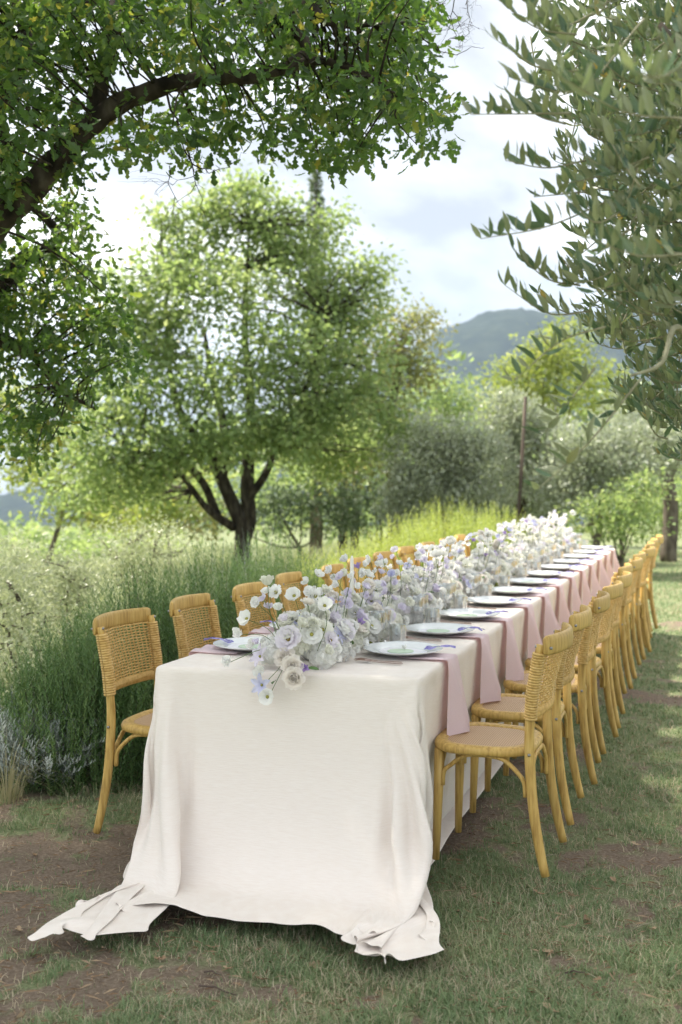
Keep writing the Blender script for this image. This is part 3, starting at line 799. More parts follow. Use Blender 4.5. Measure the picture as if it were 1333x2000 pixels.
# ------------------------------------------------------------------ place settings
TOP = TZ + 0.0035
plate_me = MB().lathe([(0.0, 0.004), (0.095, 0.004), (0.105, 0.007), (0.125, 0.014), (0.160, 0.021), (0.1655, 0.0225), (0.1665, 0.0205), (0.158, 0.016), (0.125, 0.008), (0.100, 0.0), (0.0, 0.0)], 56).mesh('dinner_plate', M['porcelain'])
def card_mesh():
    m = MB(); n = 28
    rim = [(0.055 * math.cos(2 * math.pi * k / n), 0.055 * math.sin(2 * math.pi * k / n)) for k in range(n)]
    vs = [(x, y, 0.0) for x, y in rim] + [(x, y, 0.0025) for x, y in rim]
    m.add(vs, [[k, (k + 1) % n, n + (k + 1) % n, n + k] for k in range(n)] + [list(range(n, 2 * n)), list(range(n))[::-1]])
    return m.mesh('place_card', M['card'], False)
card_me = card_mesh()
def menu_mesh():
    m = MB(); n = 36; vs = []
    rs = random.Random(2)
    ph = [rs.uniform(0, 6.28) for _ in range(4)]
    for z in (0.0, 0.0015):
        for k in range(n):
            a = 2 * math.pi * k / n; r = 0.105 * (1 + 0.05 * math.sin(5 * a + ph[0]) + 0.03 * math.sin(9 * a + ph[1]))
            vs.append((r * math.cos(a) * 1.02, r * math.sin(a) * 0.78, z))
    m.add(vs, [[k, (k + 1) % n, n + (k + 1) % n, n + k] for k in range(n)] + [list(range(n, 2 * n)), list(range(n))[::-1]])
    return m.mesh('menu_sheet', M['paper'], False)
menu_me = menu_mesh()
def ribbon_mesh(v):
    rs = random.Random(v); m = MB()
    for q in range(2):
        ctrl = [(0.075, -0.012 + 0.012 * q, 0.016), (0.095, 0.012 * (q - 0.5) * 3, 0.018), (0.125, rs.uniform(-0.02, 0.02), 0.026), (0.165, rs.uniform(-0.02, 0.02), 0.030), (0.205, rs.uniform(-0.02, 0.03), 0.020 + 0.010 * rs.random())]
        pts = spline(ctrl, 20); vs = []; fs = []
        for i, p in enumerate(pts):
            tw = math.sin(i * 0.55 + v + q * 2) * 0.006
            vs += [(p[0], p[1] - 0.0035, p[2] + tw * 0.6), (p[0], p[1] + 0.0035, p[2] - tw * 0.6 + 0.002)]
        fs = [[2 * i, 2 * i + 1, 2 * i + 3, 2 * i + 2] for i in range(19)]
        m.add(vs, fs)
    for b in range(2):                                       # a loop of the bow
        pts = [(0.095 + 0.014 * math.cos(a), 0.012 * (b * 2 - 1) + 0.008 * math.sin(a), 0.022 + 0.004 * math.sin(a)) for a in np.linspace(0, 6.28, 11)]
        m.tube(pts, 0.0018, 4, False)
    return m.mesh('lavender_ribbon', M['ribbon'])
ribbon_mes = [ribbon_mesh(v) for v in (1, 2, 3)]

def napkin_mesh(v):
    """folded napkin: lies under the plate, bends over the table edge (x = 0) and hangs"""
    rs = random.Random(v + 40)
    hang = 0.285 + rs.uniform(-0.02, 0.02); vs = []; fs = []
    rows = [(-0.20, 0), (-0.10, 0), (-0.03, 0), (0.0, 0.0)] + [(0, t) for t in np.linspace(0.035, 1, 11)]
    lean = rs.uniform(-0.012, 0.012); sk = rs.uniform(0.075, 0.115)
    ridge = rs.uniform(0.22, 0.34)
    nC = 13
    for (x0, t) in rows:
        for c in range(nC):
            u = c / (nC - 1)                                 # 0 near end .. 1 far end
            if t == 0:
                w = 0.080 + 0.004 * abs(x0) / 0.2
                y = -w + 2 * w * u; x = x0 + (0.012 if x0 == 0 else 0); z = 0.0042 + 0.0035 * math.sin(u * math.pi * 3 + v) * (x0 > -0.19) + (0.002 if x0 > -0.05 else 0)
            else:
                w1 = 0.080 + 0.055 * t
                y = -w1 + 2 * w1 * u + lean * t
                d = (u / ridge if u < ridge else 1 - 0.72 * (u - ridge) / (1 - ridge)) if u < 0.96 else 0.12
                x = 0.020 + 0.004 * t + sk * min(1, t * 1.25) * d + 0.003 * math.sin(u * 9 + v) * t
                z = -hang * t + 0.008 * math.sin(u * 5 + v) * t * t + (0.018 * t * (u - 0.5))
                if t < 0.05: x = 0.017; z = -0.004
            vs.append((x, y, z))
    for i in range(len(rows) - 1):
        for c in range(nC - 1):
            a = i * nC + c; fs.append([a, a + 1, a + nC + 1, a + nC])
    me = MB().add(vs, fs).mesh('napkin', M['napkin'])
    return me
napkin_mes = [napkin_mesh(v) for v in range(5)]

def fork_mesh():
    m = MB()
    prof = [(0.0, 0.0055), (0.05, 0.0045), (0.10, 0.0028), (0.128, 0.0030), (0.140, 0.0085), (0.152, 0.0110), (0.158, 0.0112)]
    zf = lambda x: 0.004 + 0.010 * max(0, (x - 0.10) / 0.1) ** 1.2 - (0.010 * max(0, (x - 0.16) / 0.045) ** 1.5)
    vs, fs = [], []
    for x, w in prof:
        z = zf(x); vs += [(-x, -w, z), (-x, w, z), (-x, w, z + 0.0022), (-x, -w, z + 0.0022)]
    n = len(prof)
    for i in range(n - 1):
        for k in range(4): fs.append([4 * i + k, 4 * i + (k + 1) % 4, 4 * i + 4 + (k + 1) % 4, 4 * i + 4 + k])
    fs += [[0, 1, 2, 3][::-1], [4 * n - 4, 4 * n - 3, 4 * n - 2, 4 * n - 1]]
    m.add(vs, fs)
    for k in range(4):
        y = -0.0092 + 0.00613 * k
        m.tube([(-0.156, y, zf(0.157) + 0.001), (-0.178, y, zf(0.178) + 0.001), (-0.200, y, zf(0.2) + 0.001)], [0.0016, 0.0015, 0.0008], 5)
    return m.mesh('fork', M['copper'], False)
fork_me = fork_mesh()

def goblet_mesh():
    o = [(0.034, 0.0), (0.034, 0.004), (0.020, 0.008), (0.0075, 0.018), (0.006, 0.040), (0.009, 0.058), (0.022, 0.068), (0.034, 0.084), (0.0385, 0.105), (0.0395, 0.130), (0.0405, 0.150), (0.0400, 0.1505)]
    i = [(0.0385, 0.150), (0.0372, 0.130), (0.0362, 0.105), (0.0315, 0.086), (0.020, 0.073), (0.0, 0.069)]
    return MB().lathe([(0.0, 0.0)] + o + i, 32, flute=0.06, nfl=8, fl_range=(6, 10)).mesh('crystal_goblet', M['glass'], False)
def tumbler_mesh():
    o = [(0.033, 0.0), (0.035, 0.004), (0.036, 0.03), (0.0375, 0.06), (0.0385, 0.084), (0.0385, 0.088), (0.038, 0.0885)]
    i = [(0.0365, 0.088), (0.0355, 0.06), (0.034, 0.03), (0.032, 0.012), (0.0, 0.011)]
    return MB().lathe([(0.0, 0.0)] + o + i, 32, flute=0.06, nfl=8, fl_range=(2, 4)).mesh('crystal_tumbler', M['glass'], False)
goblet_me, tumbler_me = goblet_mesh(), tumbler_mesh()

def item(name, me, p, rz, label, cat, group, tilt=None):
    o = link(name, me, None, p, (tilt[0] if tilt else 0, tilt[1] if tilt else 0, rz))
    return props(o, label, cat, group)

prs = random.Random(9)
for side in ('lawn', 'hedge'):
    sg = 1 if side == 'lawn' else -1
    edge = 0.0 if side == 'lawn' else -TW
    rz = ARZ if side == 'lawn' else ARZ + math.pi
    for i in range(12):
        s = (0.475 if side == 'lawn' else 0.44) + 0.618 * i + prs.uniform(-0.012, 0.012)
        w = f'{ORD[i]} place from the puddled end, {side} side'
        at = lambda ds, dr, z: T(s + ds, edge - sg * dr, z)
        item('dinner_plate', plate_me, at(0.03, 0.205, TOP + 0.0085), rz, f'pale blue white dinner plate at the {w}', 'plate', f'{side} side dinner plates')
        item('napkin', napkin_mes[(i + (side == 'hedge')) % 5], at(-0.02, 0.0, TOP), rz + prs.uniform(-0.05, 0.05) * 0, f'pink napkin hanging from the {w}', 'napkin', f'{side} side napkins')
        item('menu_sheet', menu_me, at(0.03, 0.205, TOP + 0.0135), rz + prs.uniform(-0.3, 0.3), f'white menu sheet on the plate at the {w}', 'menu', f'{side} side menu sheets')
        item('place_card', card_me, at(0.015, 0.21, TOP + 0.0155), rz, f'round sage card at the {w}', 'place card', f'{side} side place cards')
        item('lavender_ribbon', ribbon_mes[i % 3], at(0.03, 0.19, TOP + 0.010), rz + prs.uniform(-0.25, 0.25), f'lavender ribbon tied across the plate at the {w}', 'ribbon', f'{side} side ribbons')
        ds0 = -0.185 * sg
        for q, nm in enumerate(('outer', 'inner')):
            item('fork', fork_me, at(ds0 - (0.035 if q == 0 else 0.0) * sg, 0.135 + 0.0 + 0.012 * q, TOP), rz + prs.uniform(-0.05, 0.05), f'{nm} rose metal fork at the {w}', 'fork', f'{side} side forks')
        item('crystal_tumbler', tumbler_me, at(0.285 + prs.uniform(-0.02, 0.02), 0.305, TOP), prs.uniform(0, 6), f'short cut crystal tumbler at the {w}', 'tumbler', f'{side} side tumblers')
        item('crystal_goblet', goblet_me, at(0.225 + prs.uniform(-0.02, 0.02), 0.375, TOP), prs.uniform(0, 6), f'inner cut crystal goblet at the {w}', 'goblet', f'{side} side goblets')
        item('crystal_goblet', goblet_me, at(0.335 + prs.uniform(-0.02, 0.02), 0.380, TOP), prs.uniform(0, 6), f'outer cut crystal goblet at the {w}', 'goblet', f'{side} side goblets')

# ------------------------------------------------------------------ flowers
def petal(m, az, L, W, e0, e1, cup=0.25, ruf=0.0, r0=0.002, z0=0.0, na=4, nc=4, mi=0, rs=random, pw=0.7, tip=1.0):
    ca, sa = math.cos(az), math.sin(az); vs = []; x = r0; z = z0
    for i in range(na + 1):
        t = i / na
        if i:
            e = e0 + (e1 - e0) * (t - 0.5 / na); x += L / na * math.cos(e); z += L / na * math.sin(e)
        e = e0 + (e1 - e0) * t
        w = W * max(0.05, math.sin(math.pi * (0.10 + (0.90 - 0.10 * (1 - tip) - 0.12) * t))) ** pw if tip >= 1 else W * max(0.03, math.sin(math.pi * (0.12 + 0.86 * t))) ** pw
        for k in range(nc + 1):
            c = -1 + 2 * k / nc
            lift = cup * W * c * c + ruf * math.sin(c * 5 + az * 7 + t * 3) * t
            px_ = x - math.sin(e) * lift; pz = z + math.cos(e) * lift; yy = c * w
            vs.append((px_ * ca - yy * sa, px_ * sa + yy * ca, pz))
    q = nc + 1
    m.add(vs, [[i * q + k, i * q + k + 1, (i + 1) * q + k + 1, (i + 1) * q + k] for i in range(na) for k in range(nc)], mi)

def centre(m, r, z, mi=1):
    m.lathe([(r, z - r * 0.5), (r * 1.0, z), (r * 0.7, z + r * 0.6), (0.0, z + r * 0.8)], 8, m=mi)

D = math.radians
def bloom(kind, pm, seed, cm='p_center'):
    rs = random.Random(seed); m = MB(); j = lambda a: rs.uniform(-a, a)
    if kind == 'lisianthus':
        for k in range(6): petal(m, k * D(60) + j(0.15), 0.038, 0.023, D(72), D(22 + j(12)), 0.3, 0.004, rs=rs)
        for k in range(5): petal(m, k * D(72) + 0.4 + j(0.2), 0.031, 0.020, D(82), D(48 + j(12)), 0.35, 0.004, 0.001, 0.003, rs=rs)
        centre(m, 0.006, 0.014)
    elif kind == 'open':
        for k in range(7): petal(m, k * D(51.4) + j(0.12), 0.044, 0.024, D(45), D(8 + j(10)), 0.22, 0.004, rs=rs)
        for k in range(5): petal(m, k * D(72) + 0.3 + j(0.2), 0.033, 0.019, D(62), D(30 + j(10)), 0.25, 0.003, 0.001, 0.004, rs=rs)
        centre(m, 0.009, 0.010)
    elif kind == 'rose':
        for wI, (n, L, W, a, b) in enumerate(((3, 0.018, 0.012, 88, 100), (4, 0.022, 0.015, 86, 92), (5, 0.027, 0.018, 82, 76), (5, 0.031, 0.021, 76, 55), (6, 0.034, 0.022, 62, 25), (6, 0.034, 0.022, 40, 5))):
            for k in range(n): petal(m, 2 * math.pi * k / n + wI * 0.7 + j(0.2), L, W, D(a), D(b + j(6)), 0.45, 0.001, 0.001 + 0.0022 * wI, 0.002 * (5 - wI), na=3, nc=3, rs=rs)
    elif kind == 'sweet_pea':
        for k, (a, L, W, e) in enumerate(((0.0, 0.030, 0.024, 62), (1.9, 0.024, 0.019, 38), (-1.9, 0.024, 0.019, 38), (3.1, 0.018, 0.013, 60), (0.6, 0.022, 0.016, 78))):
            petal(m, a + j(0.2), L, W, D(e + 18), D(e - 25 + j(14)), 0.3, 0.006, rs=rs)
    elif kind == 'clematis':
        for k in range(6): petal(m, k * D(60) + j(0.12), 0.046, 0.0115, D(45), D(-5 + j(16)), 0.35, 0.002, tip=0.0, rs=rs)
        centre(m, 0.005, 0.006)
    elif kind == 'star':
        for k in range(5): petal(m, k * D(72) + j(0.2), 0.030, 0.0085, D(70), D(35 + j(20)), 0.35, 0.001, tip=0.0, rs=rs)
    elif kind == 'poppy':
        for k in range(6): petal(m, k * D(60) + j(0.12), 0.036, 0.025, D(58), D(12 + j(16)), 0.3, 0.003, rs=rs)
        centre(m, 0.007, 0.007)
    elif kind == 'ranunculus':
        for wI, (n, L, W, a, b) in enumerate(((4, 0.018, 0.014, 90, 112), (5, 0.022, 0.017, 86, 96), (6, 0.025, 0.019, 78, 80), (7, 0.027, 0.020, 62, 52), (7, 0.026, 0.020, 40, 18))):
            for k in range(n): petal(m, 2 * math.pi * k / n + wI * 0.6 + j(0.15), L, W, D(a), D(b + j(5)), 0.5, 0.001, 0.002 + 0.0028 * wI, 0.0015 * (4 - wI), na=3, nc=3, rs=rs)
    elif kind == 'scabiosa':
        for k in range(14): petal(m, k * 0.4488 + j(0.1), 0.026 + j(0.004), 0.0085, D(35 + j(15)), D(10 + j(15)), 0.2, 0.004, 0.006, 0.004, na=3, nc=2, rs=rs)
        for k in range(16): 
            a = rs.uniform(0, 6.28); petal(m, a, 0.013, 0.004, D(75 + j(15)), D(60), 0.2, 0.001, 0.004 * rs.random(), 0.006, na=2, nc=2, rs=rs)
        centre(m, 0.007, 0.010)
    elif kind == 'hydrangea':
        m.lathe([(0.001, -0.03), (0.035, -0.018), (0.052, 0.01), (0.050, 0.04), (0.032, 0.064), (0.001, 0.073)], 14)
        n = 125
        for k in range(n):
            zc = 1 - 1.25 * (k + 0.5) / n; rr = math.sqrt(max(0, 1 - zc * zc)); a = k * 2.39996 + j(0.15)
            nn = Vector((rr * math.cos(a), rr * math.sin(a), zc)); c = nn * (0.060 + j(0.007)) + Vector((0, 0, 0.018))
            q = nn.to_track_quat('Z', 'Y').to_matrix() @ Matrix.Rotation(rs.uniform(0, 6.28), 3, 'Z') @ Matrix.Rotation(j(0.75), 3, 'X')
            vs = [c]; fs = []
            for p in range(4):
                aa = p * math.pi / 2
                for (da, r_, zz) in ((-0.70, 0.0085, 0.0018), (-0.34, 0.0135, 0.0004), (0.34, 0.0135, 0.0034), (0.70, 0.0085, 0.0018)):
                    vs.append(c + q @ Vector((r_ * math.cos(aa + da), r_ * math.sin(aa + da), zz)))
                b = 1 + p * 4; fs.append([0, b, b + 1, b + 2, b + 3])
            m.add(vs, fs)
    return m.mesh(kind, [M[pm], M[cm]] if max(m.m) else [M[pm]], kind not in ('hydrangea',))

BL = {}
def reg(key, kind, pms, n=2, cm='p_center'): BL[key] = [bloom(kind, pm, 100 + i + 7 * len(BL), cm) for pm in pms for i in range(n)]
reg('lis_white', 'lisianthus', ['p_white', 'p_ivory']); reg('lis_lilac', 'lisianthus', ['p_lilac', 'p_blush'])
reg('open_lilac', 'open', ['p_blush', 'p_lilac'], 1, 'p_dark'); reg('open_white', 'open', ['p_white', 'p_ivory'], 1)
reg('rose_cream', 'rose', ['p_cream'], 3); reg('rose_white', 'rose', ['p_white', 'p_ivory'], 1)
reg('pea_white', 'sweet_pea', ['p_white'], 4); reg('pea_lilac', 'sweet_pea', ['p_lilac', 'p_blush'], 3); reg('pea_blue', 'sweet_pea', ['p_blue', 'p_lilac'], 2)
reg('clem', 'clematis', ['p_lilac', 'p_blue'], 2); reg('star', 'star', ['p_violet', 'p_lilac'], 2)
reg('poppy', 'poppy', ['p_white'], 3); reg('ran', 'ranunculus', ['p_white', 'p_ivory', 'p_cream'], 1)
reg('scab', 'scabiosa', ['p_white', 'p_blue'], 1); reg('hyd', 'hydrangea', ['p_ivory', 'p_white'], 2)
NAMES = {'lis_white': 'lisianthus', 'lis_lilac': 'lisianthus', 'open_lilac': 'open_bloom', 'open_white': 'open_bloom', 'rose_cream': 'rose', 'rose_white': 'rose', 'pea_white': 'sweet_pea', 'pea_lilac': 'sweet_pea',
         'pea_blue': 'sweet_pea', 'clem': 'clematis', 'star': 'star_blossom', 'poppy': 'poppy', 'ran': 'ranunculus', 'scab': 'scabiosa', 'hyd': 'hydrangea'}
frs = random.Random(21)
leafm = MB(); petal(leafm, 0, 0.05, 0.013, D(20), D(-10), 0.3, 0.001, tip=0.0); leaf_me = leafm.mesh('leaf', M['p_leaf'])
bowl_me = MB().lathe([(0.0, 0.0), (0.05, 0.0), (0.07, 0.02), (0.075, 0.05), (0.073, 0.05), (0.066, 0.022), (0.0, 0.012)], 20).mesh('bowl', M['porcelain'])

def put(root, key, p, nrm, sc=1.0, v=None):
    me = BL[key][frs.randrange(len(BL[key])) if v is None else v % len(BL[key])]
    o = link(NAMES[key], me, root, p)
    n = Vector(nrm).normalized()
    o.rotation_euler = (n.to_track_quat('Z', 'Y').to_matrix() @ Matrix.Rotation(frs.uniform(0, 6.28), 3, 'Z')).to_euler()
    o.scale = (sc, sc, sc); return o
def stem(root, a, b, bend=0.03, r=0.0014):
    a, b = Vector(a), Vector(b); mid = (a + b) / 2 + Vector((frs.uniform(-bend, bend), frs.uniform(-bend, bend), bend * 0.6))
    MB().tube(spline([a, mid, b], 7), r, 5).build('stem', M['stem'], root)

def arrangement(k, sc_):
    root = empty('flower_arrangement', T(sc_, -TW / 2 + 0.02, TOP), ARZ)
    link('bowl', bowl_me, root)
    g = frs.gauss; u = frs.uniform
    far = k / 11.0
    for i in range(7):                       # low hydrangea mounds along both flanks
        x = (0.075 + 0.05 * frs.random()) * (1 if i % 2 else -1); y = -0.30 + 0.60 * (i + 0.5) / 7 + u(-0.03, 0.03)
        x = min(x, 0.085)
        put(root, 'hyd', (x, y, 0.020 + u(0, 0.03)), (x * 5, u(-0.4, 0.1), 0.8), u(0.78, 1.05))
    for i in range(3): put(root, 'hyd', (u(-0.03, 0.03), -0.22 + 0.22 * i, 0.075), (u(-0.3, 0.3), -0.3, 1), u(0.85, 1.1))
    mids = ['lis_white'] * 14 + ['rose_white'] * 3 + ['lis_lilac'] * 3 + ['open_white'] * 4 + ['open_lilac'] * 2 + ['ran'] * 5 + ['pea_lilac'] * 3 + ['pea_blue'] * 1 + ['clem'] * 1 + ['star'] * 2 + ['scab'] * 2 + ['pea_white'] * 12
    for key in mids:
        if far > 0.7 and key in ('lis_lilac', 'open_lilac', 'pea_blue') and frs.random() < 0.5: key = 'lis_white'
        x = g(0, 0.10); x = max(-0.21, min(0.125, x)); y = u(-0.33, 0.33)
        z = 0.055 + 0.135 * math.exp(-(x / 0.12) ** 2) * u(0.55, 1.15) + u(-0.01, 0.03)
        put(root, key, (x, y, z), (x * 7 + u(-0.5, 0.5), u(-1.1, 0.4), 0.75), u(0.85, 1.2))
    tall = ['pea_white'] * 6 + ['pea_lilac'] * 3 + ['pea_blue'] * 2 + ['poppy'] * 2 + ['ran'] * 2 + ['scab'] * 1 + ['lis_white'] * 2 + ['star'] * 1
    for key in tall:
        x = max(-0.2, min(0.14, g(-0.02, 0.085))); y = u(-0.34, 0.34); z = 0.20 + 0.13 * frs.random() + 0.05 * far
        stem(root, (x * 0.5 + u(-0.02, 0.02), y * 0.8, 0.07), (x, y, z), 0.025)
        put(root, key, (x, y, z - 0.002), (x * 3 + u(-0.8, 0.8), u(-1.2, 0.6), u(0.35, 1)), u(0.8, 1.1))
        if key.startswith('pea') and frs.random() < 0.75:      # a second blossom lower on the same stem
            put(root, key, (x + u(-0.022, 0.022), y + u(-0.02, 0.02), z - 0.036), (u(-1, 1), u(-1.3, 0.3), 0.4), u(0.7, 0.95))
    for i in range(14):                      # small white blossoms spilling low on the flanks
        x = (0.11 + 0.06 * frs.random()) * (1 if i % 3 else -1); y = u(-0.33, 0.33)
        x = min(x, 0.15); put(root, 'pea_white' if i % 4 else 'lis_white', (x, y, u(0.02, 0.09)), (x * 9, u(-0.9, 0.3), 0.6), u(0.7, 0.95))
    for i in range(9):
        o = link('leaf', leaf_me, root, (u(-0.17, 0.17), u(-0.32, 0.32), u(0.03, 0.13)), (u(-0.6, 0.6), u(-0.6, 0.6), u(0, 6.28))); s_ = u(0.6, 1.0); o.scale = (s_, s_, s_)
    if k == 0:                               # the spray that spills over the short edge
        for p, n_, v in (((-0.005, -0.315, 0.052), (0.1, -1, 0.5), 0), ((0.035, -0.338, 0.026), (0.2, -1, 0.25), 1), ((0.050, -0.362, -0.010), (0.25, -1, 0.0), 2)): put(root, 'rose_cream', p, n_, 1.05, v)
        put(root, 'open_lilac', (0.0, -0.285, 0.115), (0.0, -1, 0.55), 1.30, 0); put(root, 'open_white', (0.075, -0.25, 0.135), (0.5, -1, 0.4), 1.05, 0)
        put(root, 'clem', (-0.075, -0.375, -0.045), (-0.2, -1, 0.1), 1.05, 2); put(root, 'poppy', (-0.045, -0.392, -0.085), (0.05, -1, 0.15), 1.0, 0)
        put(root, 'pea_white', (-0.085, -0.36, 0.0), (-0.3, -1, 0.4), 1.1, 0); stem(root, (-0.01, -0.30, 0.03), (-0.045, -0.382, -0.085), 0.01); stem(root, (-0.02, -0.30, 0.03), (-0.075, -0.365, -0.045), 0.01)
        put(root, 'star', (0.075, -0.325, 0.022), (0.5, -1, 0.2), 0.95, 1); put(root, 'clem', (-0.11, -0.31, 0.05), (-0.5, -1, 0.5), 1.1, 0)
        for (x, y, z, key, v) in ((-0.17, -0.30, 0.19, 'poppy', 0), (-0.155, -0.24, 0.245, 'pea_white', 1), (-0.19, -0.33, 0.135, 'pea_white', 2), (-0.09, -0.20, 0.285, 'scab', 0), (-0.03, -0.16, 0.27, 'poppy', 1), (-0.22, -0.36, 0.03, 'pea_white', 3)):
            stem(root, (x * 0.4, y * 0.7, 0.08), (x, y, z), 0.03); put(root, key, (x, y, z), (x * 2, -0.9, 0.6), 1.05, v)
        for (x, y, z, a) in ((0.095, -0.335, 0.022, 0.2), (0.055, -0.325, 0.055, 2.4), (-0.03, -0.355, -0.03, -1.4)):
            o = link('leaf', leaf_me, root, (x, y, z), (0.5, 0.2, a)); o.scale = (0.8,) * 3
        lab = 'white and lilac flower spray spilling over the short table edge with three cream roses'
    else:
        lab = f'{ORD[k]} mound of white and lilac flowers from the short edge with cream roses'
    props(root, lab, 'flowers', 'flower mounds along the middle of the table')
for k in range(12): arrangement(k, 0.32 + 0.628 * k)

# taper candle in its glass holder
c = T(0.735, -0.50, TOP); root = empty('taper_candle', c)
MB().lathe([(0.0, 0.0), (0.035, 0.0), (0.036, 0.006), (0.012, 0.014), (0.010, 0.06), (0.016, 0.085), (0.016, 0.105), (0.011, 0.105), (0.011, 0.09), (0, 0.09)], 16).build('holder', M['glass'], root)
MB().lathe([(0.0, 0.09), (0.0108, 0.09), (0.0104, 0.12), (0.0080, 0.375), (0.004, 0.392), (0.0, 0.394)], 12).build('candle', M['wax'], root)
MB().tube([(0, 0, 0.39), (0.001, 0, 0.402)], 0.0009, 5).build('wick', M['p_dark'], root)
props(root, 'tall white taper candle standing among the flowers', 'candle')

# green grapes beside the glasses
def grapes(c, lab, n, seed):
    rs = random.Random(seed); root = empty('green_grapes', c)
    m = MB(); m.lathe([(0.011 * math.sin(a), 0.0125 - 0.0125 * math.cos(a)) for a in np.linspace(0.001, math.pi - 0.001, 9)], 12); me = m.mesh('grape', M['grape'])
    sp3 = [(0, 0, 0), (0.023, 0.004, 0), (0.010, 0.022, 0), (-0.014, 0.018, 0), (0.012, 0.011, 0.018), (-0.004, 0.012, 0.021), (-0.02, -0.006, 0)]
    for p in sp3[:n]: link('grape', me, root, p)
    MB().tube([(0.004, 0.01, 0.02), (0.006, 0.016, 0.05), (0.014, 0.03, 0.06)], 0.0014, 5).build('stalk', M['stem'], root)
    props(root, lab, 'grapes')
grapes(T(0.76, -0.40, TOP), 'small bunch of green grapes beside the white hydrangeas near the candle', 7, 1)
grapes(T(3.25, -0.37, TOP), 'few green grapes beside a goblet halfway along the table', 5, 2)
# small blossom laid on the first plate
bl = link('loose_blossom', BL['pea_white'][0], None, T(0.505 + 0.03, -0.21, TOP + 0.02), (0.5, 0.3, 0)); bl.scale = (0.55,) * 3
props(bl, 'tiny white blossom laid on the first plate of the lawn side', 'flower')

# ------------------------------------------------------------------ foliage builders
def template(xs, ws, curl=0.06, fold=0.12):
    """leaf template along x, two half blades folded along the midrib"""
    v = []; n = len(xs)
    for x, w in zip(xs, ws):
        z = curl * math.sin(math.pi * x); v += [(x, -w, z + fold * w), (x, 0, z - 0.0), (x, w, z + fold * w)]
    f = []
    for i in range(n - 1):
        for k in (0, 1): a = 3 * i + k; f.append([a, a + 1, a + 4, a + 3])
    return np.array(v), np.array(f)
T_DIA = (np.array([(0, 0, 0), (0.45, -0.28, 0.07), (1, 0, 0), (0.45, 0.28, 0.07)], float), np.array([[0, 1, 2, 3]]))
T_OAK = template([0, 0.18, 0.30, 0.46, 0.58, 0.76, 0.90, 1.0], [0.012, 0.15, 0.11, 0.27, 0.15, 0.30, 0.16, 0.05], -0.10, 0.25)
T_OLV = template([0, 0.28, 0.62, 1.0], [0.015, 0.145, 0.13, 0.006], 0.05, 0.2)
T_NDL = (np.array([(0, -0.06, 0), (0, 0.06, 0), (1, 0.035, 0), (1, -0.035, 0)], float), np.array([[0, 1, 2, 3]]))

def unit(v): return v / (np.linalg.norm(v, axis=-1, keepdims=True) + 1e-9)
def place(tm, pos, d, nrm, size, tint):
    tv, tf = tm; n = len(pos); d = unit(d); nrm = unit(nrm - d * (nrm * d).sum(-1, keepdims=True)); y = np.cross(nrm, d)
    V = pos[:, None, :] + size[:, None, None] * (tv[None, :, 0:1] * d[:, None, :] + tv[None, :, 1:2] * y[:, None, :] + tv[None, :, 2:3] * nrm[:, None, :])
    Fa = (np.arange(n)[:, None, None] * len(tv) + tf[None]).reshape(-1, tf.shape[1])
    return V.reshape(-1, 3), Fa, np.repeat(tint, len(tf))
def rnd_dir(n): return unit(rng.normal(size=(n, 3)))

def clump_leaves(centres, per, rad, size, droop=0.3, flat=0.7):
    """leaves gathered round clump centres; returns pos, dir, normal, size, tint"""
    n = len(centres) * per
    c = np.repeat(centres, per, 0); off = rng.normal(size=(n, 3)) * rad * np.array([1, 1, flat]) * 0.6
    d = unit(off + rng.normal(size=(n, 3)) * rad * 0.7 + np.array([0, 0, -droop * rad]))
    nr = unit(rng.normal(size=(n, 3)) * 0.8 + np.array([0, 0, 0.9]))
    sz = size * (0.7 + 0.6 * rng.random(n))
    tint = np.clip(np.repeat(rng.normal(0.42, 0.16, len(centres)), per) + rng.normal(0, 0.16, n), 0, 1)
    return c + off, d, nr, sz, tint

def ell_clumps(c, rad, n):
    d = rnd_dir(n); r = rng.random(n) ** 0.42
    return np.asarray(c) + d * r[:, None] * np.asarray(rad)

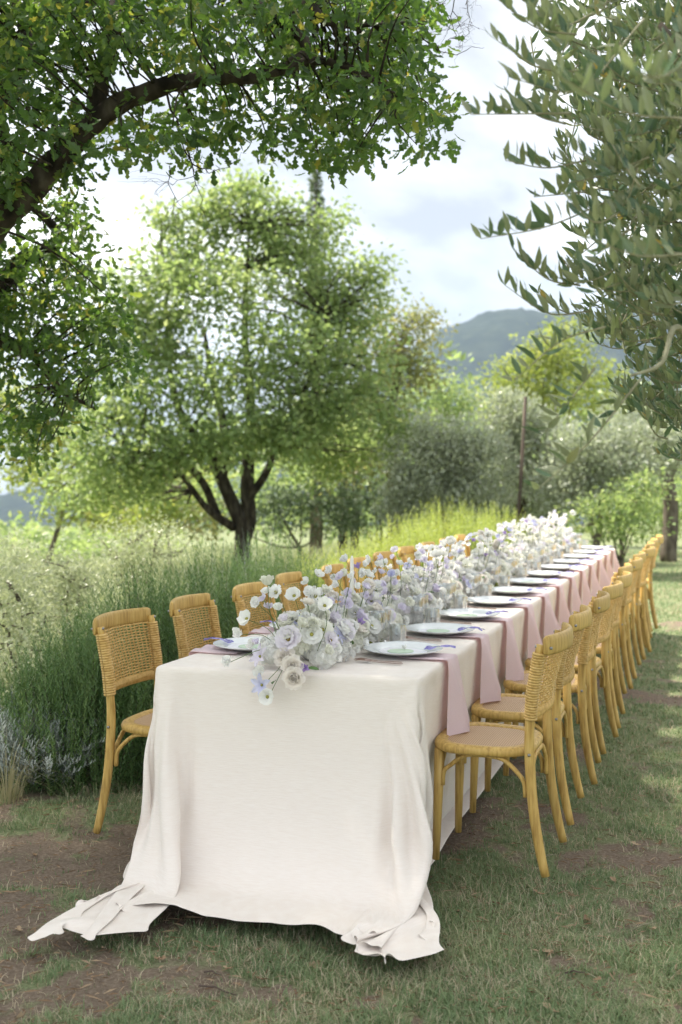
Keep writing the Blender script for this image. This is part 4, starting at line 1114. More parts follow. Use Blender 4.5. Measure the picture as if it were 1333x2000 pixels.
def tree(name, label, base, limbs, ells, leafmat, barkmat, size, per, crad, density=1.0, group=None, tm=T_DIA, extra_limbs=14, droop=0.3):
    """limbs: list of (points, radii) in world space; ells: (photo x, photo y, Z, rx px, ry px)"""
    root = empty(name, base); b = np.asarray(base, float)
    for i, (pts, rd) in enumerate(limbs):
        n = max(6, 4 * len(pts)); P = spline(pts, n); R_ = np.interp(np.linspace(0, 1, n), np.linspace(0, 1, len(rd)), rd)
        P = [p + (np.array([vnoise(np.array(p[2] * 1.7 + i * 9), np.array(3.0 + i)), vnoise(np.array(p[2] * 1.7 + i * 5), np.array(8.0)), 0.5]) - 0.5) * R_[k] * 0.9 for k, p in enumerate(P)]
        MB().tube([p - b for p in P], list(R_), 9).build('trunk' if i == 0 else 'limb', M[barkmat], root)
    cs = []
    for (x, y, Z, rx, ry) in ells:
        c = px(x, y, Z); k = Z / F; n = int(density * (rx * ry) * k * k / (crad * crad) * 6.5) + 4
        cs.append(ell_clumps(c, (rx * k, 0.8 * (rx + ry) / 2 * k, ry * k), n))
    C_ = np.concatenate(cs)
    # twigs and small branches reaching for the clumps
    m = MB(); src = [p for pts, rd in limbs for p in spline(pts, 12)[5:]]
    sel = rng.choice(len(C_), min(len(C_), extra_limbs * max(1, len(ells))), replace=False)
    S_ = np.array(src)
    for ci in sel:
        t = C_[ci]; q = S_[np.argmin(np.linalg.norm(S_ - t, axis=1) + (S_[:, 2] > t[2] + 0.3) * 0.7)]
        mid = (q + t) / 2 + rng.normal(size=3) * 0.08 * np.linalg.norm(t - q) + np.array([0, 0, 0.06 * np.linalg.norm(t - q)])
        ln = np.linalg.norm(t - q); r0 = 0.008 + 0.011 * ln * limbs[0][1][0] / 0.2
        if ln > 2.2: continue
        m.tube([p - b for p in spline([q, mid, t], 6)], list(np.linspace(r0, 0.006, 6)), 5)
    props(m.build('branches', M[barkmat], root), kind='stuff')
    pos, d, nr, sz, ti = clump_leaves(C_, per, crad, size, droop)
    V, Fa, tt = place(tm, pos - b, d, nr, sz, ti)
    props(link('crown', mesh_arrays('crown', V, Fa, M[leafmat], tt), root), kind='stuff')
    return props(root, label, 'tree', group)

def leaf_parts(root, tm, mat, pos, d, nr, sz, ti, name='leaf', levels=4):
    """single leaves as objects sharing a few meshes"""
    mes = [mesh_arrays(name, tm[0], tm[1], M[mat], np.full(len(tm[1]), t)) for t in np.linspace(0.1, 0.75, levels)]
    b = np.array(root.location)
    for p, dd, nn, s, t in zip(pos, unit(d), nr, sz, ti):
        x = Vector(dd); z = Vector(nn); z = (z - x * z.dot(x)).normalized(); y = z.cross(x)
        o = link(name, mes[int(np.clip(t * levels, 0, levels - 1))], root, tuple(p - b))
        o.rotation_euler = Matrix((x, y, z)).transposed().to_euler(); o.scale = (s, s, s)

# ------------------------------------------------------------------ the oak whose limb arches over the table
ob = np.array([-3.35, 6.6, float(ground_z(-3.35, 6.6)) - 0.05])
oak = empty('oak_tree', ob)
def limb_px(pts): return [px(*p) for p in pts]
trunk_pts = [ob, ob + [0.05, 0, 0.9], ob + [0.25, -0.1, 1.7], ob + [0.7, -0.4, 2.35]]
main = [ob + [0.7, -0.4, 2.35], px(-140, 560, 5.9), px(-20, 455, 5.7), px(95, 345, 5.6), px(190, 245, 5.55), px(290, 190, 5.5), px(400, 163, 5.45), px(500, 160, 5.4), px(552, 146, 5.35)]
limbs_o = [('trunk', trunk_pts, [0.34, 0.27, 0.24, 0.21]),
           ('limb', main, [0.17, 0.105, 0.084, 0.070, 0.058, 0.047, 0.040, 0.036, 0.028]),
           ('limb', [px(192, 240, 5.55), px(205, 160, 5.6), px(225, 70, 5.7), px(250, -60, 5.9), px(300, -260, 6.3)], [0.052, 0.045, 0.042, 0.038, 0.02]),
           ('limb', [px(530, 150, 5.37), px(600, 110, 5.4), px(560, 60, 5.5), px(480, 10, 5.6), px(420, -80, 5.8)][::-1], [0.045, 0.04, 0.032, 0.025, 0.018]),
           ('limb', [px(552, 146, 5.35), px(620, 130, 5.3), px(700, 150, 5.2), px(780, 200, 5.15)], [0.028, 0.020, 0.014, 0.007]),
           ('limb', [ob + [0.7, -0.4, 2.35], ob + [0.6, 0.3, 3.4], ob + [1.0, 1.2, 4.6], ob + [1.2, 2.6, 5.8]], [0.19, 0.16, 0.12, 0.06]),
           ('limb', [ob + [0.6, 0.3, 3.4], ob + [-0.6, 1.4, 4.8], ob + [-1.6, 2.4, 5.8]], [0.13, 0.09, 0.04]),
           ('limb', [ob + [0.25, -0.1, 1.7], px(-60, 640, 6.6), px(40, 520, 6.9), px(120, 470, 7.0), px(60, 400, 7.0)], [0.10, 0.07, 0.05, 0.035, 0.02]),
           ('limb', [px(-60, 640, 6.6), px(60, 690, 6.8), px(120, 760, 6.9), px(190, 800, 7.0)], [0.06, 0.035, 0.02, 0.01]),
           ('limb', [px(30, 340, 5.8), px(0, 230, 5.9), px(60, 110, 6.0), px(30, 0, 6.2), px(-40, -120, 6.4)], [0.05, 0.04, 0.03, 0.025, 0.02]),
           ('limb', [px(250, -60, 5.9), px(170, 20, 5.8), px(100, 40, 5.7), px(20, 95, 5.7)], [0.03, 0.024, 0.016, 0.01]),
           ('limb', [px(560, 60, 5.5), px(600, 20, 5.6), px(650, 60, 5.5), px(760, 60, 5.4)], [0.03, 0.022, 0.016, 0.008])]
for nm, pts, rd in limbs_o:
    n = max(8, 5 * len(pts)); P_ = spline(pts, n); R_ = np.interp(np.linspace(0, 1, n), np.linspace(0, 1, len(rd)), rd)
    P_ = [p + rng.normal(size=3) * R_[i] * 0.10 for i, p in enumerate(P_)]
    R_ = R_ * (1 + rng.normal(size=n) * 0.05)
    MB().tube([p - ob for p in P_], list(R_), 12).build(nm, M['bark_oak'], oak)
# bare hanging twigs
m = MB()
def bare(x, y, Z, dx, dy, depth, r):
    a = px(x, y, Z); k = 5; pts = []
    for i in range(k + 1):
        t = i / k; pts.append(px(x + dx * t + rng.normal() * 5, y + dy * t + rng.normal() * 4, Z + rng.normal() * 0.02) if i else a)
    m.tube([p - ob for p in pts], list(np.linspace(r, r * 0.35, k + 1)), 5)
    if depth:
        for i in range(2, k + 1):
            q = to_px(pts[i])[0]; bare(q[0], q[1], Z, dx * rng.uniform(0.2, 0.55) + rng.normal() * 26, dy * rng.uniform(0.15, 0.5) + rng.normal() * 22, depth - 1, r * 0.5)
for a in ((330, 190, 5.5, 50, 140, 2, 0.007), (370, 300, 5.5, 20, 90, 2, 0.004), (335, 330, 5.5, 15, 90, 2, 0.003), (870, -30, 5.4, 15, 100, 2, 0.004), (820, 80, 5.3, 50, 40, 1, 0.004), (905, -20, 5.4, 5, 90, 2, 0.003), (120, 80, 5.7, 60, 110, 1, 0.006), (30, 150, 5.7, 80, 80, 1, 0.006), (95, 345, 6.0, 40, 60, 1, 0.005)): bare(*a)
props(m.build('bare_twigs', M['bark_oak'], oak), kind='stuff')

circ = [(60, 60, 110), (180, 60, 100), (300, 60, 100), (420, 60, 105), (520, 60, 90), (640, 60, 105), (740, 70, 100), (800, 40, 60), (690, 180, 95), (760, 180, 75), (660, 265, 60), (815, 235, 42), (835, 290, 22), (690, 315, 36), (590, 215, 38), (620, 310, 20),
        (320, 255, 45), (385, 225, 45), (470, 205, 38), (545, 235, 26), (255, 265, 45), (400, 305, 20), (440, 255, 22), (545, 300, 14),
        (60, 190, 95), (30, 330, 70), (160, 315, 45), (130, 430, 50), (175, 440, 32), (60, 570, 95), (140, 520, 65), (180, 590, 50), (60, 680, 95), (150, 680, 80), (225, 715, 45), (90, 780, 80), (195, 640, 40), (30, 860, 60), (235, 610, 30), (110, 250, 40),
        (-120, 100, 160), (-120, 350, 160), (-110, 600, 160)]
cs = []
for (x, y, r) in circ:
    low = x < 260 and y > 400
    n = int(r * r / 330) + 2
    a = rng.random(n) * 6.283; q = np.sqrt(rng.random(n)) * r
    Zs = (6.2 + 1.5 * rng.random(n)) if low else (4.9 + 1.7 * rng.random(n))
    cs.append(np.stack([px(x + qq * math.cos(aa), y + qq * math.sin(aa), zz) for qq, aa, zz in zip(q, a, Zs)]))
CO = np.concatenate(cs)
pos, d, nr, sz, ti = clump_leaves(CO, 20, 0.105, 0.062, 0.5)
ti = np.clip(ti, 0, 1); ti = np.where(rng.random(len(ti)) < 0.035, 0.97, ti * 0.85)
pp = to_px(pos); inf = (pp[:, 0] > 5) & (pp[:, 0] < 1320) & (pp[:, 1] > 5)
idx = np.where(inf)[0]; idx = idx[np.argsort(np.linalg.norm(pos[idx] - [0, 0, CAMH], axis=1))][:300]
leaf_parts(oak, T_OAK, 'oak_leaf', pos[idx], d[idx], nr[idx], sz[idx], ti[idx])
keep = np.ones(len(pos), bool); keep[idx] = False
V, Fa, tt = place(T_OAK, pos[keep] - ob, d[keep], nr[keep], sz[keep], ti[keep])
props(link('leaf_mass', mesh_arrays('leaf_mass', V, Fa, M['oak_leaf'], tt), oak), kind='stuff')
m = MB(); src = np.array([p for nm, pts, rd in limbs_o[1:] for p in spline(pts, 24)])
for ci in rng.choice(len(CO), 420, replace=False):
    t = CO[ci]; q = src[np.argmin(np.linalg.norm(src - t, axis=1))]; ln = np.linalg.norm(t - q)
    m.tube([p - ob for p in spline([q, (q + t) / 2 + rng.normal(size=3) * 0.07 * ln + [0, 0, 0.05 * ln], t], 6)], list(np.linspace(0.004 + 0.006 * ln, 0.002, 6)), 5)
props(m.build('twigs', M['bark_oak'], oak), kind='stuff')
# the rest of the crown, over and beside the table
n = 1500
CC = np.stack([rng.uniform(-7.5, 2.6, n), rng.uniform(3.0, 13.0, n), rng.uniform(4.4, 8.2, n)], -1)
cc = np.array([-2.6, 7.8, 6.0]); CC = CC[(((CC - cc) / [5.2, 5.2, 2.6]) ** 2).sum(1) < 1]
pq = to_px(CC); bad = (pq[:, 0] > -70) & (pq[:, 0] < 1400) & (pq[:, 1] > -70)
bad |= (CC[:, 0] > -0.9) & (rng.random(len(CC)) < 0.6)
CC = CC[~bad]
pos, d, nr, sz, ti = clump_leaves(CC, 24, 0.30, 0.12, 0.3)
V, Fa, tt = place(T_DIA, pos - ob, d, nr, sz, ti * 0.85)
props(link('upper_crown', mesh_arrays('upper_crown', V, Fa, M['oak_leaf'], tt), oak), kind='stuff')
props(oak, 'big oak with a dark arching limb and lobed leaves reaching over the table', 'tree')

n = 260  # added out-of-view leaf clumps that block the sun from the cloth front
CC = np.array([-4.6, 5.6, 5.4]) + rnd_dir(n) * (rng.random(n) ** 0.5)[:, None] * [2.3, 2.0, 1.2]
pq = to_px(CC); CC = CC[~((pq[:, 0] > -70) & (pq[:, 0] < 1400) & (pq[:, 1] > -70))]
pos, d, nr, sz, ti = clump_leaves(CC, 30, 0.30, 0.12, 0.3)
V, Fa, tt = place(T_DIA, pos - ob, d, nr, sz, ti * 0.85)
props(link('sun_block_crown', mesh_arrays('sun_block_crown', V, Fa, M['oak_leaf'], tt), oak), kind='stuff')
# ------------------------------------------------------------------ the olive tree leaning in beside the lawn-side chairs
vb = np.array([2.35, 4.3, float(ground_z(2.35, 4.3)) - 0.05]); olive = empty('olive_tree', vb)
tr = [vb, vb + [-0.05, 0, 0.5], vb + [0.05, -0.15, 1.0], vb + [-0.1, -0.3, 1.5]]
fork = vb + [-0.1, -0.3, 1.5]
ol = [('trunk', tr, [0.2, 0.15, 0.13, 0.12]),
      ('limb', [fork, px(1480, 780, 3.7), px(1420, 560, 3.4), px(1370, 300, 3.3), px(1330, 40, 3.3), px(1300, -200, 3.4)], [0.085, 0.06, 0.045, 0.03, 0.022, 0.012]),
      ('limb', [fork, px(1520, 640, 3.2), px(1440, 420, 3.0), px(1380, 200, 2.9), px(1280, 60, 2.9)], [0.07, 0.045, 0.03, 0.018, 0.008]),
      ('limb', [fork, px(1560, 900, 4.2), px(1500, 700, 4.4), px(1380, 560, 4.3), px(1280, 480, 4.2)], [0.06, 0.04, 0.03, 0.018, 0.008]),
      ('limb', [px(1480, 780, 3.7), px(1390, 720, 3.2), px(1320, 640, 2.9), px(1290, 710, 2.8), px(1230, 735, 2.75)], [0.03, 0.014, 0.008, 0.006, 0.003])]
for nm, pts, rd in ol:
    n = max(8, 5 * len(pts)); P_ = spline(pts, n); R_ = np.interp(np.linspace(0, 1, n), np.linspace(0, 1, len(rd)), rd)
    MB().tube([p - vb for p in P_], list(R_), 10).build(nm, M['twig'] if rd[0] < 0.05 else M['bark_grey'], olive)
LP, LD, LN, LS, LT = [], [], [], [], []
tw = MB()
def olive_twig(p0, p1, sag, n, size, curve_up=True, ylw=0.008):
    """twig from p0 to tip p1, bowed by sag; leaves in pairs that rise from it"""
    mid = (p0 + p1) / 2 + np.array([0, 0, -sag])
    P_ = np.array(spline([p0, mid, p1], 14))
    tw.tube([p - vb for p in P_], list(np.linspace(0.0032, 0.0010, 14)), 5)
    for i in range(n):
        t = 0.12 + 0.88 * i / max(1, n - 1); k = t * 13; a = int(min(12, k)); p = P_[a] + (P_[a + 1] - P_[a]) * (k - a); td = unit(P_[a + 1] - P_[a])
        lat = unit(np.cross(td, [0, 0, 1]) + 1e-6)
        for sd in (-1, 1):
            if rng.random() < 0.12: continue
            spread = rng.uniform(0.1, 0.75)
            dd = td * rng.uniform(0.25, 0.75) + np.array([0, 0, 1]) * rng.uniform(0.35, 1.05) + lat * sd * spread + rng.normal(size=3) * 0.16
            LP.append(p); LD.append(dd); LN.append(lat * sd * rng.uniform(0.3, 1) + td * rng.normal() * 0.4 + rng.normal(size=3) * 0.45 + np.array([0, -0.15, 0.25]))
            LS.append(size * rng.uniform(0.7, 1.15) * (0.75 + 0.25 * math.sin(math.pi * t))); LT.append(0.98 if rng.random() < ylw else float(np.clip(rng.normal(0.36, 0.17), 0, 0.72)))
# sprays one can follow one by one in the picture: base px, tip px, distance
for (x0, y0, x1, y1, Z, sag, n) in ((1110, 230, 918, 232, 2.75, 0.00, 12), (1250, 50, 1000, 165, 2.65, 0.10, 17), (1120, 80, 962, 8, 2.8, 0.03, 10), (1130, 150, 968, 92, 2.8, 0.03, 9), (1100, 250, 985, 185, 2.85, 0.02, 7), (1140, 320, 985, 320, 2.9, 0.02, 9),
                                    (1190, 395, 938, 470, 2.8, 0.02, 14), (1130, 560, 1000, 490, 2.9, 0.03, 9), (1150, 610, 985, 560, 2.9, 0.04, 8), (1110, 615, 1050, 575, 4.0, 0.01, 5), (1180, 640, 1002, 745, 2.7, -0.03, 12), (1160, 720, 1060, 850, 2.75, 0.0, 10),
                                    (1250, 740, 1052, 955, 2.65, 0.02, 14), (1140, 380, 1040, 390, 3.0, 0.0, 7), (1330, 240, 1090, 160, 2.3, 0.03, 12), (1333, 500, 1150, 470, 2.35, 0.02, 9), (1333, 130, 1230, 150, 1.9, 0.02, 6), (1100, 50, 1000, 0, 2.9, 0.02, 8)):
    olive_twig(px(x0, y0, Z + 0.12), px(x1, y1, Z), sag, n, 0.072)
ocirc = [(1130, 70, 95), (1260, 60, 110), (1110, 190, 70), (1220, 190, 110), (1310, 190, 90), (1150, 310, 85), (1260, 330, 110), (1320, 420, 90), (1150, 430, 65), (1250, 480, 100), (1160, 550, 65), (1270, 600, 100), (1190, 650, 60), (1300, 720, 85), (1220, 740, 50), (1260, 800, 55), (1310, 840, 55), (1400, 300, 150), (1400, 600, 150), (1420, 50, 160), (1390, 800, 90)]
for (x, y, r) in ocirc:
    for _ in range(int(r * r / 400) + 4):
        a = rng.random() * 6.283; q = math.sqrt(rng.random()) * r; Z = rng.uniform(2.75, 4.5) if y < 700 else rng.uniform(3.2, 5.2)
        tx, ty = x + q * math.cos(a), y + q * math.sin(a); L_ = rng.uniform(70, 150) * 3 / Z
        an = rng.normal(0.15, 0.55)
        olive_twig(px(tx + L_ * math.cos(an), ty - L_ * math.sin(an), Z + rng.uniform(-0.1, 0.25)), px(tx, ty, Z), rng.uniform(0, 0.04), int(rng.integers(6, 10)), 0.070)
LP, LD, LN, LS, LT = map(np.array, (LP, LD, LN, LS, LT))
pp = to_px(LP); inf = (pp[:, 0] > 880) & (pp[:, 0] < 1330) & (pp[:, 1] > 0); idx = np.where(inf)[0]
idx = idx[np.argsort(LP[idx][:, 1])][:300]
leaf_parts(olive, T_OLV, 'olive_leaf', LP[idx], LD[idx], LN[idx], LS[idx], LT[idx])
keep = np.ones(len(LP), bool); keep[idx] = False
V, Fa, tt = place(T_OLV, LP[keep] - vb, LD[keep], LN[keep], LS[keep], LT[keep])
props(link('leaf_mass', mesh_arrays('leaf_mass', V, Fa, M['olive_leaf'], tt), olive), kind='stuff')
props(tw.build('twigs', M['twig'], olive), kind='stuff')
n = 250
CC = np.stack([rng.uniform(0.8, 5.0, n), rng.uniform(1.8, 7.0, n), rng.uniform(2.2, 4.6, n)], -1)
CC = CC[(((CC - [2.6, 4.2, 3.3]) / [1.9, 2.4, 1.4]) ** 2).sum(1) < 1]
pq = to_px(CC); bad = (pq[:, 0] > -70) & (pq[:, 0] < 1420) & (pq[:, 1] > -60); CC = CC[~bad]
pos, d, nr, sz, ti = clump_leaves(CC, 60, 0.22, 0.06, 0.0)
V, Fa, tt = place(T_DIA, pos - vb, d, nr, sz, ti * 0.8)
props(link('upper_crown', mesh_arrays('upper_crown', V, Fa, M['olive_leaf'], tt), olive), kind='stuff')
props(olive, 'olive tree with narrow grey green leaves hanging in sprays beside the lawn-side chairs', 'tree')

# ------------------------------------------------------------------ trees behind
def gb(x, Z, dz=-0.1):                       # point on the ground seen at photo x, distance Z
    X = (x - 666.5) * Z / F; return np.array([X, Z, float(ground_z(X, Z)) + dz])
b = gb(468, 20)
tree('oak_tree', 'wide leafy oak with two dark forked trunks rising behind the rosemary', b,
     [([b, px(470, 1040, 20), px(440, 960, 20), px(415, 890, 20), px(360, 820, 20), px(330, 700, 20), px(330, 560, 20)], [0.17, 0.15, 0.125, 0.11, 0.08, 0.05, 0.02]),
      ([px(472, 1060, 20), px(485, 1000, 20), px(482, 900, 20), px(490, 780, 20.2), px(480, 620, 20.3), px(490, 450, 20)], [0.16, 0.14, 0.12, 0.09, 0.06, 0.02]),
      ([px(482, 980, 20), px(520, 925, 19.8), px(545, 860, 19.7), px(600, 760, 19.6), px(640, 620, 19.6)], [0.085, 0.07, 0.055, 0.04, 0.02]),
      ([px(425, 1010, 20), px(390, 930, 19.7), px(300, 850, 19.5), px(200, 810, 19.3), px(120, 770, 19)], [0.09, 0.07, 0.055, 0.035, 0.015]),
      ([px(430, 930, 20), px(440, 850, 20.3), px(420, 760, 20.5), px(400, 640, 20.6)], [0.12, 0.09, 0.07, 0.03]),
      ([px(455, 1030, 20), px(400, 990, 19.4), px(330, 900, 19.0), px(250, 880, 18.8)], [0.09, 0.06, 0.04, 0.02])],
     [(500, 835, 18.4, 130, 40), (400, 865, 18.2, 100, 38), (580, 860, 18.6, 90, 45), (250, 930, 18.5, 110, 50), (330, 975, 21, 80, 35), (610, 900, 21.5, 90, 60), (700, 870, 21, 90, 60), (180, 970, 19, 90, 35), (690, 600, 20, 80, 90), (700, 720, 19.5, 90, 80), (760, 830, 19.5, 60, 60), (250, 640, 19, 70, 60), (480, 375, 20, 38, 34), (565, 410, 20.5, 34, 34), (325, 440, 20, 42, 34), (640, 445, 20.5, 42, 38), (730, 530, 20, 34, 30), (225, 560, 19, 40, 34), (420, 400, 20, 34, 30), (480, 440, 20, 95, 85), (370, 500, 20, 110, 80), (560, 480, 20.5, 90, 70), (290, 570, 19.5, 90, 70), (620, 560, 20, 95, 100), (440, 580, 19, 130, 80), (290, 690, 19, 120, 80), (540, 690, 18.8, 140, 75), (420, 760, 18.5, 150, 60), (230, 800, 18.5, 130, 70), (640, 790, 19, 110, 75), (520, 860, 20.5, 150, 40), (330, 880, 18.5, 120, 45), (180, 900, 18, 90, 50)],
     'mid_leaf', 'bark_oak', 0.12, 30, 0.30, 0.95)
b = gb(770, 23)
tree('oak_tree', 'thin olive brown turning tree between the wide oak and the hill', b,
     [([b, px(765, 900, 23), px(770, 780, 23), px(790, 640, 23)], [0.17, 0.12, 0.09, 0.03]), ([px(768, 860, 23), px(730, 760, 23), px(700, 650, 23)], [0.08, 0.06, 0.02])],
     [(780, 640, 23, 60, 60), (800, 720, 23, 60, 70), (730, 700, 23, 75, 90), (740, 820, 23, 85, 80), (830, 640, 23.5, 35, 40), (690, 900, 23, 80, 60)], 'brown_leaf', 'bark_grey', 0.11, 26, 0.28, 0.75)
b = gb(618, 31)
root = empty('conifer_tree', b); m = MB(); top = px(620, 335, 31); H = top[2] - b[2]
m.tube([(0, 0, 0), (0, 0, H * 0.6), (0, 0, H)], [0.2, 0.11, 0.015], 8); m.build('trunk', M['bark_grey'], root)
br = MB(); P_, D_, N_ = [], [], []
for i in range(46):
    z = H * (0.25 + 0.74 * i / 45); L_ = 0.08 + (H - z) * 0.095
    for k in range(6):
        a = i * 0.9 + k * 1.047 + rng.normal() * 0.15; e_ = np.array([math.cos(a), math.sin(a), -0.10]) * L_ * rng.uniform(0.7, 1.1)
        p0 = np.array([0, 0, z]); br.tube([p0, p0 + e_ * 0.6 + [0, 0, 0.05], p0 + e_ + [0, 0, 0.10]], [0.02, 0.012, 0.005], 4, False)
        nn = int(5 + L_ * 11); t = rng.random(nn) ** 0.7; q = p0 + e_ * t[:, None] + rng.normal(size=(nn, 3)) * 0.04; P_.append(q)
        D_.append(unit(e_) + rng.normal(size=(nn, 3)) * 0.6); N_.append(rnd_dir(nn))
props(br.build('branches', M['bark_grey'], root), kind='stuff')
P_, D_, N_ = map(np.concatenate, (P_, D_, N_))
V, Fa, tt = place(T_DIA, P_, D_, N_, 0.12 + 0.08 * rng.random(len(P_)), 0.4 + 0.6 * rng.random(len(P_)))
props(link('needles', mesh_arrays('needles', V, Fa, M['conifer'], tt), root), kind='stuff')
props(root, 'slender pointed conifer tip rising above the wide oak', 'tree')

def simple_tree(name, label, x, Z, ells, leaf, bark='bark_grey', size=0.10, per=26, crad=0.3, dens=0.5, tr=0.15, topy=None, group=None, droop=0.2, nlimb=4):
    b = gb(x, Z); ty = topy or np.mean([e[1] for e in ells])
    t = px(np.mean([e[0] for e in ells]), ty, Z)
    l = [([b, b + (t - b) * 0.4 + [0.05, 0, 0], b + (t - b) * 0.75, t], [tr, tr * 0.75, tr * 0.5, tr * 0.15])]
    for e_ in ells[:nlimb]:
        c = px(*e_[:3]); l.append(([b + (t - b) * 0.35, b + (t - b) * 0.45 + (c - t) * 0.3, c], [tr * 0.5, tr * 0.35, tr * 0.1]))
    return tree(name, label, b, l, ells, leaf, bark, size, per, crad, dens, group, extra_limbs=7, droop=droop)
simple_tree('broadleaf_tree', 'pale yellow green tree sunlit behind the oak limb, over the meadow', 75, 25, [(80, 850, 25, 130, 60), (150, 930, 24, 120, 50), (60, 920, 25, 90, 40), (230, 985, 24, 110, 40), (0, 780, 25, 90, 60), (330, 930, 22.5, 90, 60), (290, 1000, 21.5, 100, 40), (150, 1000, 24, 70, 25)], 'lime_leaf', size=0.12, dens=0.8, nlimb=0, tr=0.07, topy=850)
simple_tree('broadleaf_tree', 'rounded green tree below the dark hill', 875, 34, [(870, 770, 34, 60, 50), (900, 800, 34, 55, 60), (850, 840, 34, 60, 60)], 'mid_leaf', size=0.13, crad=0.4, dens=1.0)
simple_tree('broadleaf_tree', 'bright yellow green tree below the hill behind the leaning pole', 1080, 28, [(1090, 680, 28, 70, 55), (1030, 740, 28, 80, 55), (1120, 760, 28, 110, 80), (1000, 800, 28, 60, 50)], 'lime_leaf', size=0.12, crad=0.32, dens=1.1)
simple_tree('olive_tree', 'silvery rounded olive tree left of the leaning pole', 870, 19, [(870, 860, 19, 100, 50), (820, 910, 19, 80, 60), (920, 910, 19, 90, 60), (880, 970, 19, 130, 50), (790, 980, 19, 60, 45)], 'silver_leaf', size=0.085, per=36, crad=0.22, dens=1.1, droop=-0.6, nlimb=2, tr=0.08)
simple_tree('olive_tree', 'grey green olive tree directly behind the leaning pole', 1010, 21, [(1000, 820, 21, 75, 60), (1050, 880, 21, 80, 80), (980, 920, 21, 60, 70), (1060, 960, 21, 80, 50)], 'silver_leaf', size=0.085, per=36, crad=0.22, dens=1.1, droop=-0.6, nlimb=2, tr=0.08)
simple_tree('olive_tree', 'glinting olive tree behind the far end of the table', 1150, 18.5, [(1150, 880, 18.5, 80, 60), (1200, 920, 18.5, 100, 50), (1110, 950, 18.5, 70, 60), (1270, 880, 19, 90, 60)], 'silver_leaf', size=0.085, per=36, crad=0.22, dens=1.1, droop=-0.6, nlimb=2, tr=0.08)
b = gb(1307, 21); b[2] += 0.05
tree('olive_tree', 'olive tree with a straight bare trunk beyond the last lawn-side chair', b, [([b, px(1306, 1000, 21), px(1300, 940, 21), px(1290, 860, 21), px(1270, 780, 21)], [0.17, 0.15, 0.13, 0.10, 0.05]), ([px(1300, 940, 21), px(1340, 860, 21), px(1380, 780, 21)], [0.09, 0.06, 0.03])],
     [(1290, 800, 21, 110, 70), (1380, 820, 21, 100, 80), (1220, 840, 21, 70, 50)], 'silver_leaf', 'bark_grey', 0.08, 34, 0.24, 0.5, droop=-0.5)
for (x, y, Z, ea, lab, mt) in (
    (1210, 985, 17.5, [(1190, 990, 17.5, 75, 50), (1250, 960, 17.5, 55, 50), (1160, 1025, 17.3, 70, 30), (1240, 1035, 17.3, 70, 28)], 'green leafy bush behind the far table end', 'mid_leaf'),
    (1290, 1030, 23, [(1260, 1000, 23, 60, 50), (1340, 1000, 23, 60, 60), (1300, 960, 24, 90, 50)], 'dull green bush behind the bare olive trunk', 'mid_leaf'),
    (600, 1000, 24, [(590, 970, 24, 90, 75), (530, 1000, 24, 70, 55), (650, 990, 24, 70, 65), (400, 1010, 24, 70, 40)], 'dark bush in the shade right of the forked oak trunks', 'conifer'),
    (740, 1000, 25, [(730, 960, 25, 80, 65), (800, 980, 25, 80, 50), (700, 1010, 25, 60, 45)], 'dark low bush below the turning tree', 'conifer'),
    (860, 1000, 24.5, [(850, 985, 24.5, 60, 45), (910, 1000, 24.5, 60, 40)], 'added dark bush standing in for shade behind the broad rosemary dome', 'conifer'),  # added; dark needle colour paints the shade among the trunks
    (965, 1000, 24, [(960, 975, 24, 50, 50), (1010, 1000, 24, 50, 40)], 'added dark bush standing in for shade left of the leaning pole', 'conifer'),  # added too, its dark colour stands for shade between the trees
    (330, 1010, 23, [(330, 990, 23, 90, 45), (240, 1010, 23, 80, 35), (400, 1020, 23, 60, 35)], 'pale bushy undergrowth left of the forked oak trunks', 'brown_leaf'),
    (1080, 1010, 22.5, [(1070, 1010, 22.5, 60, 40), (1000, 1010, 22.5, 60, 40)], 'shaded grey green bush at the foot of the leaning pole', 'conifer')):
    simple_tree('leafy_bush', lab, x, Z, ea, mt, size=0.09, per=28, crad=0.24, dens=0.6, tr=0.05)['category'] = 'bush'
# a belt of woodland farther off closes the view between the trees
C_ = np.stack([rng.uniform(-34, 46, 1500), rng.uniform(40, 62, 1500), np.zeros(1500)], -1)
hgt = 3.5 + 4.5 * fbm(C_[:, 0] * 0.12 + 3, C_[:, 1] * 0.1, 3); hgt = np.where(C_[:, 0] < -10, hgt * 0.0 + 0.8, hgt)
C_[:, 2] = ground_z(C_[:, 0], C_[:, 1]) + hgt * rng.random(1500) ** 0.7
pos, d, nr, sz, ti = clump_leaves(C_, 26, 0.9, 0.36, 0.2)
V, Fa, tt = place(T_DIA, pos, d, nr, sz, ti)
props(link('woodland', mesh_arrays('woodland', V, Fa, M['mid_leaf'], tt)), 'distant belt of green woodland closing the gaps between the trees', 'woodland', kind='stuff')
# two thin dark trunks in the shade
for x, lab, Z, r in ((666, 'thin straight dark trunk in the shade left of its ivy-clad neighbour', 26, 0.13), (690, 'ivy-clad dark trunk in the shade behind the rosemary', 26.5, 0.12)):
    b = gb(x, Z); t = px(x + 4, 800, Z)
    simple_tree('slim_tree', lab, x, Z, [(x, 840, Z, 60, 50), (x + 10, 900, Z, 35, 30)], 'mid_leaf' if x == 666 else 'conifer', 'bark_oak', 0.10, 24, 0.28, 0.4, r, 780)

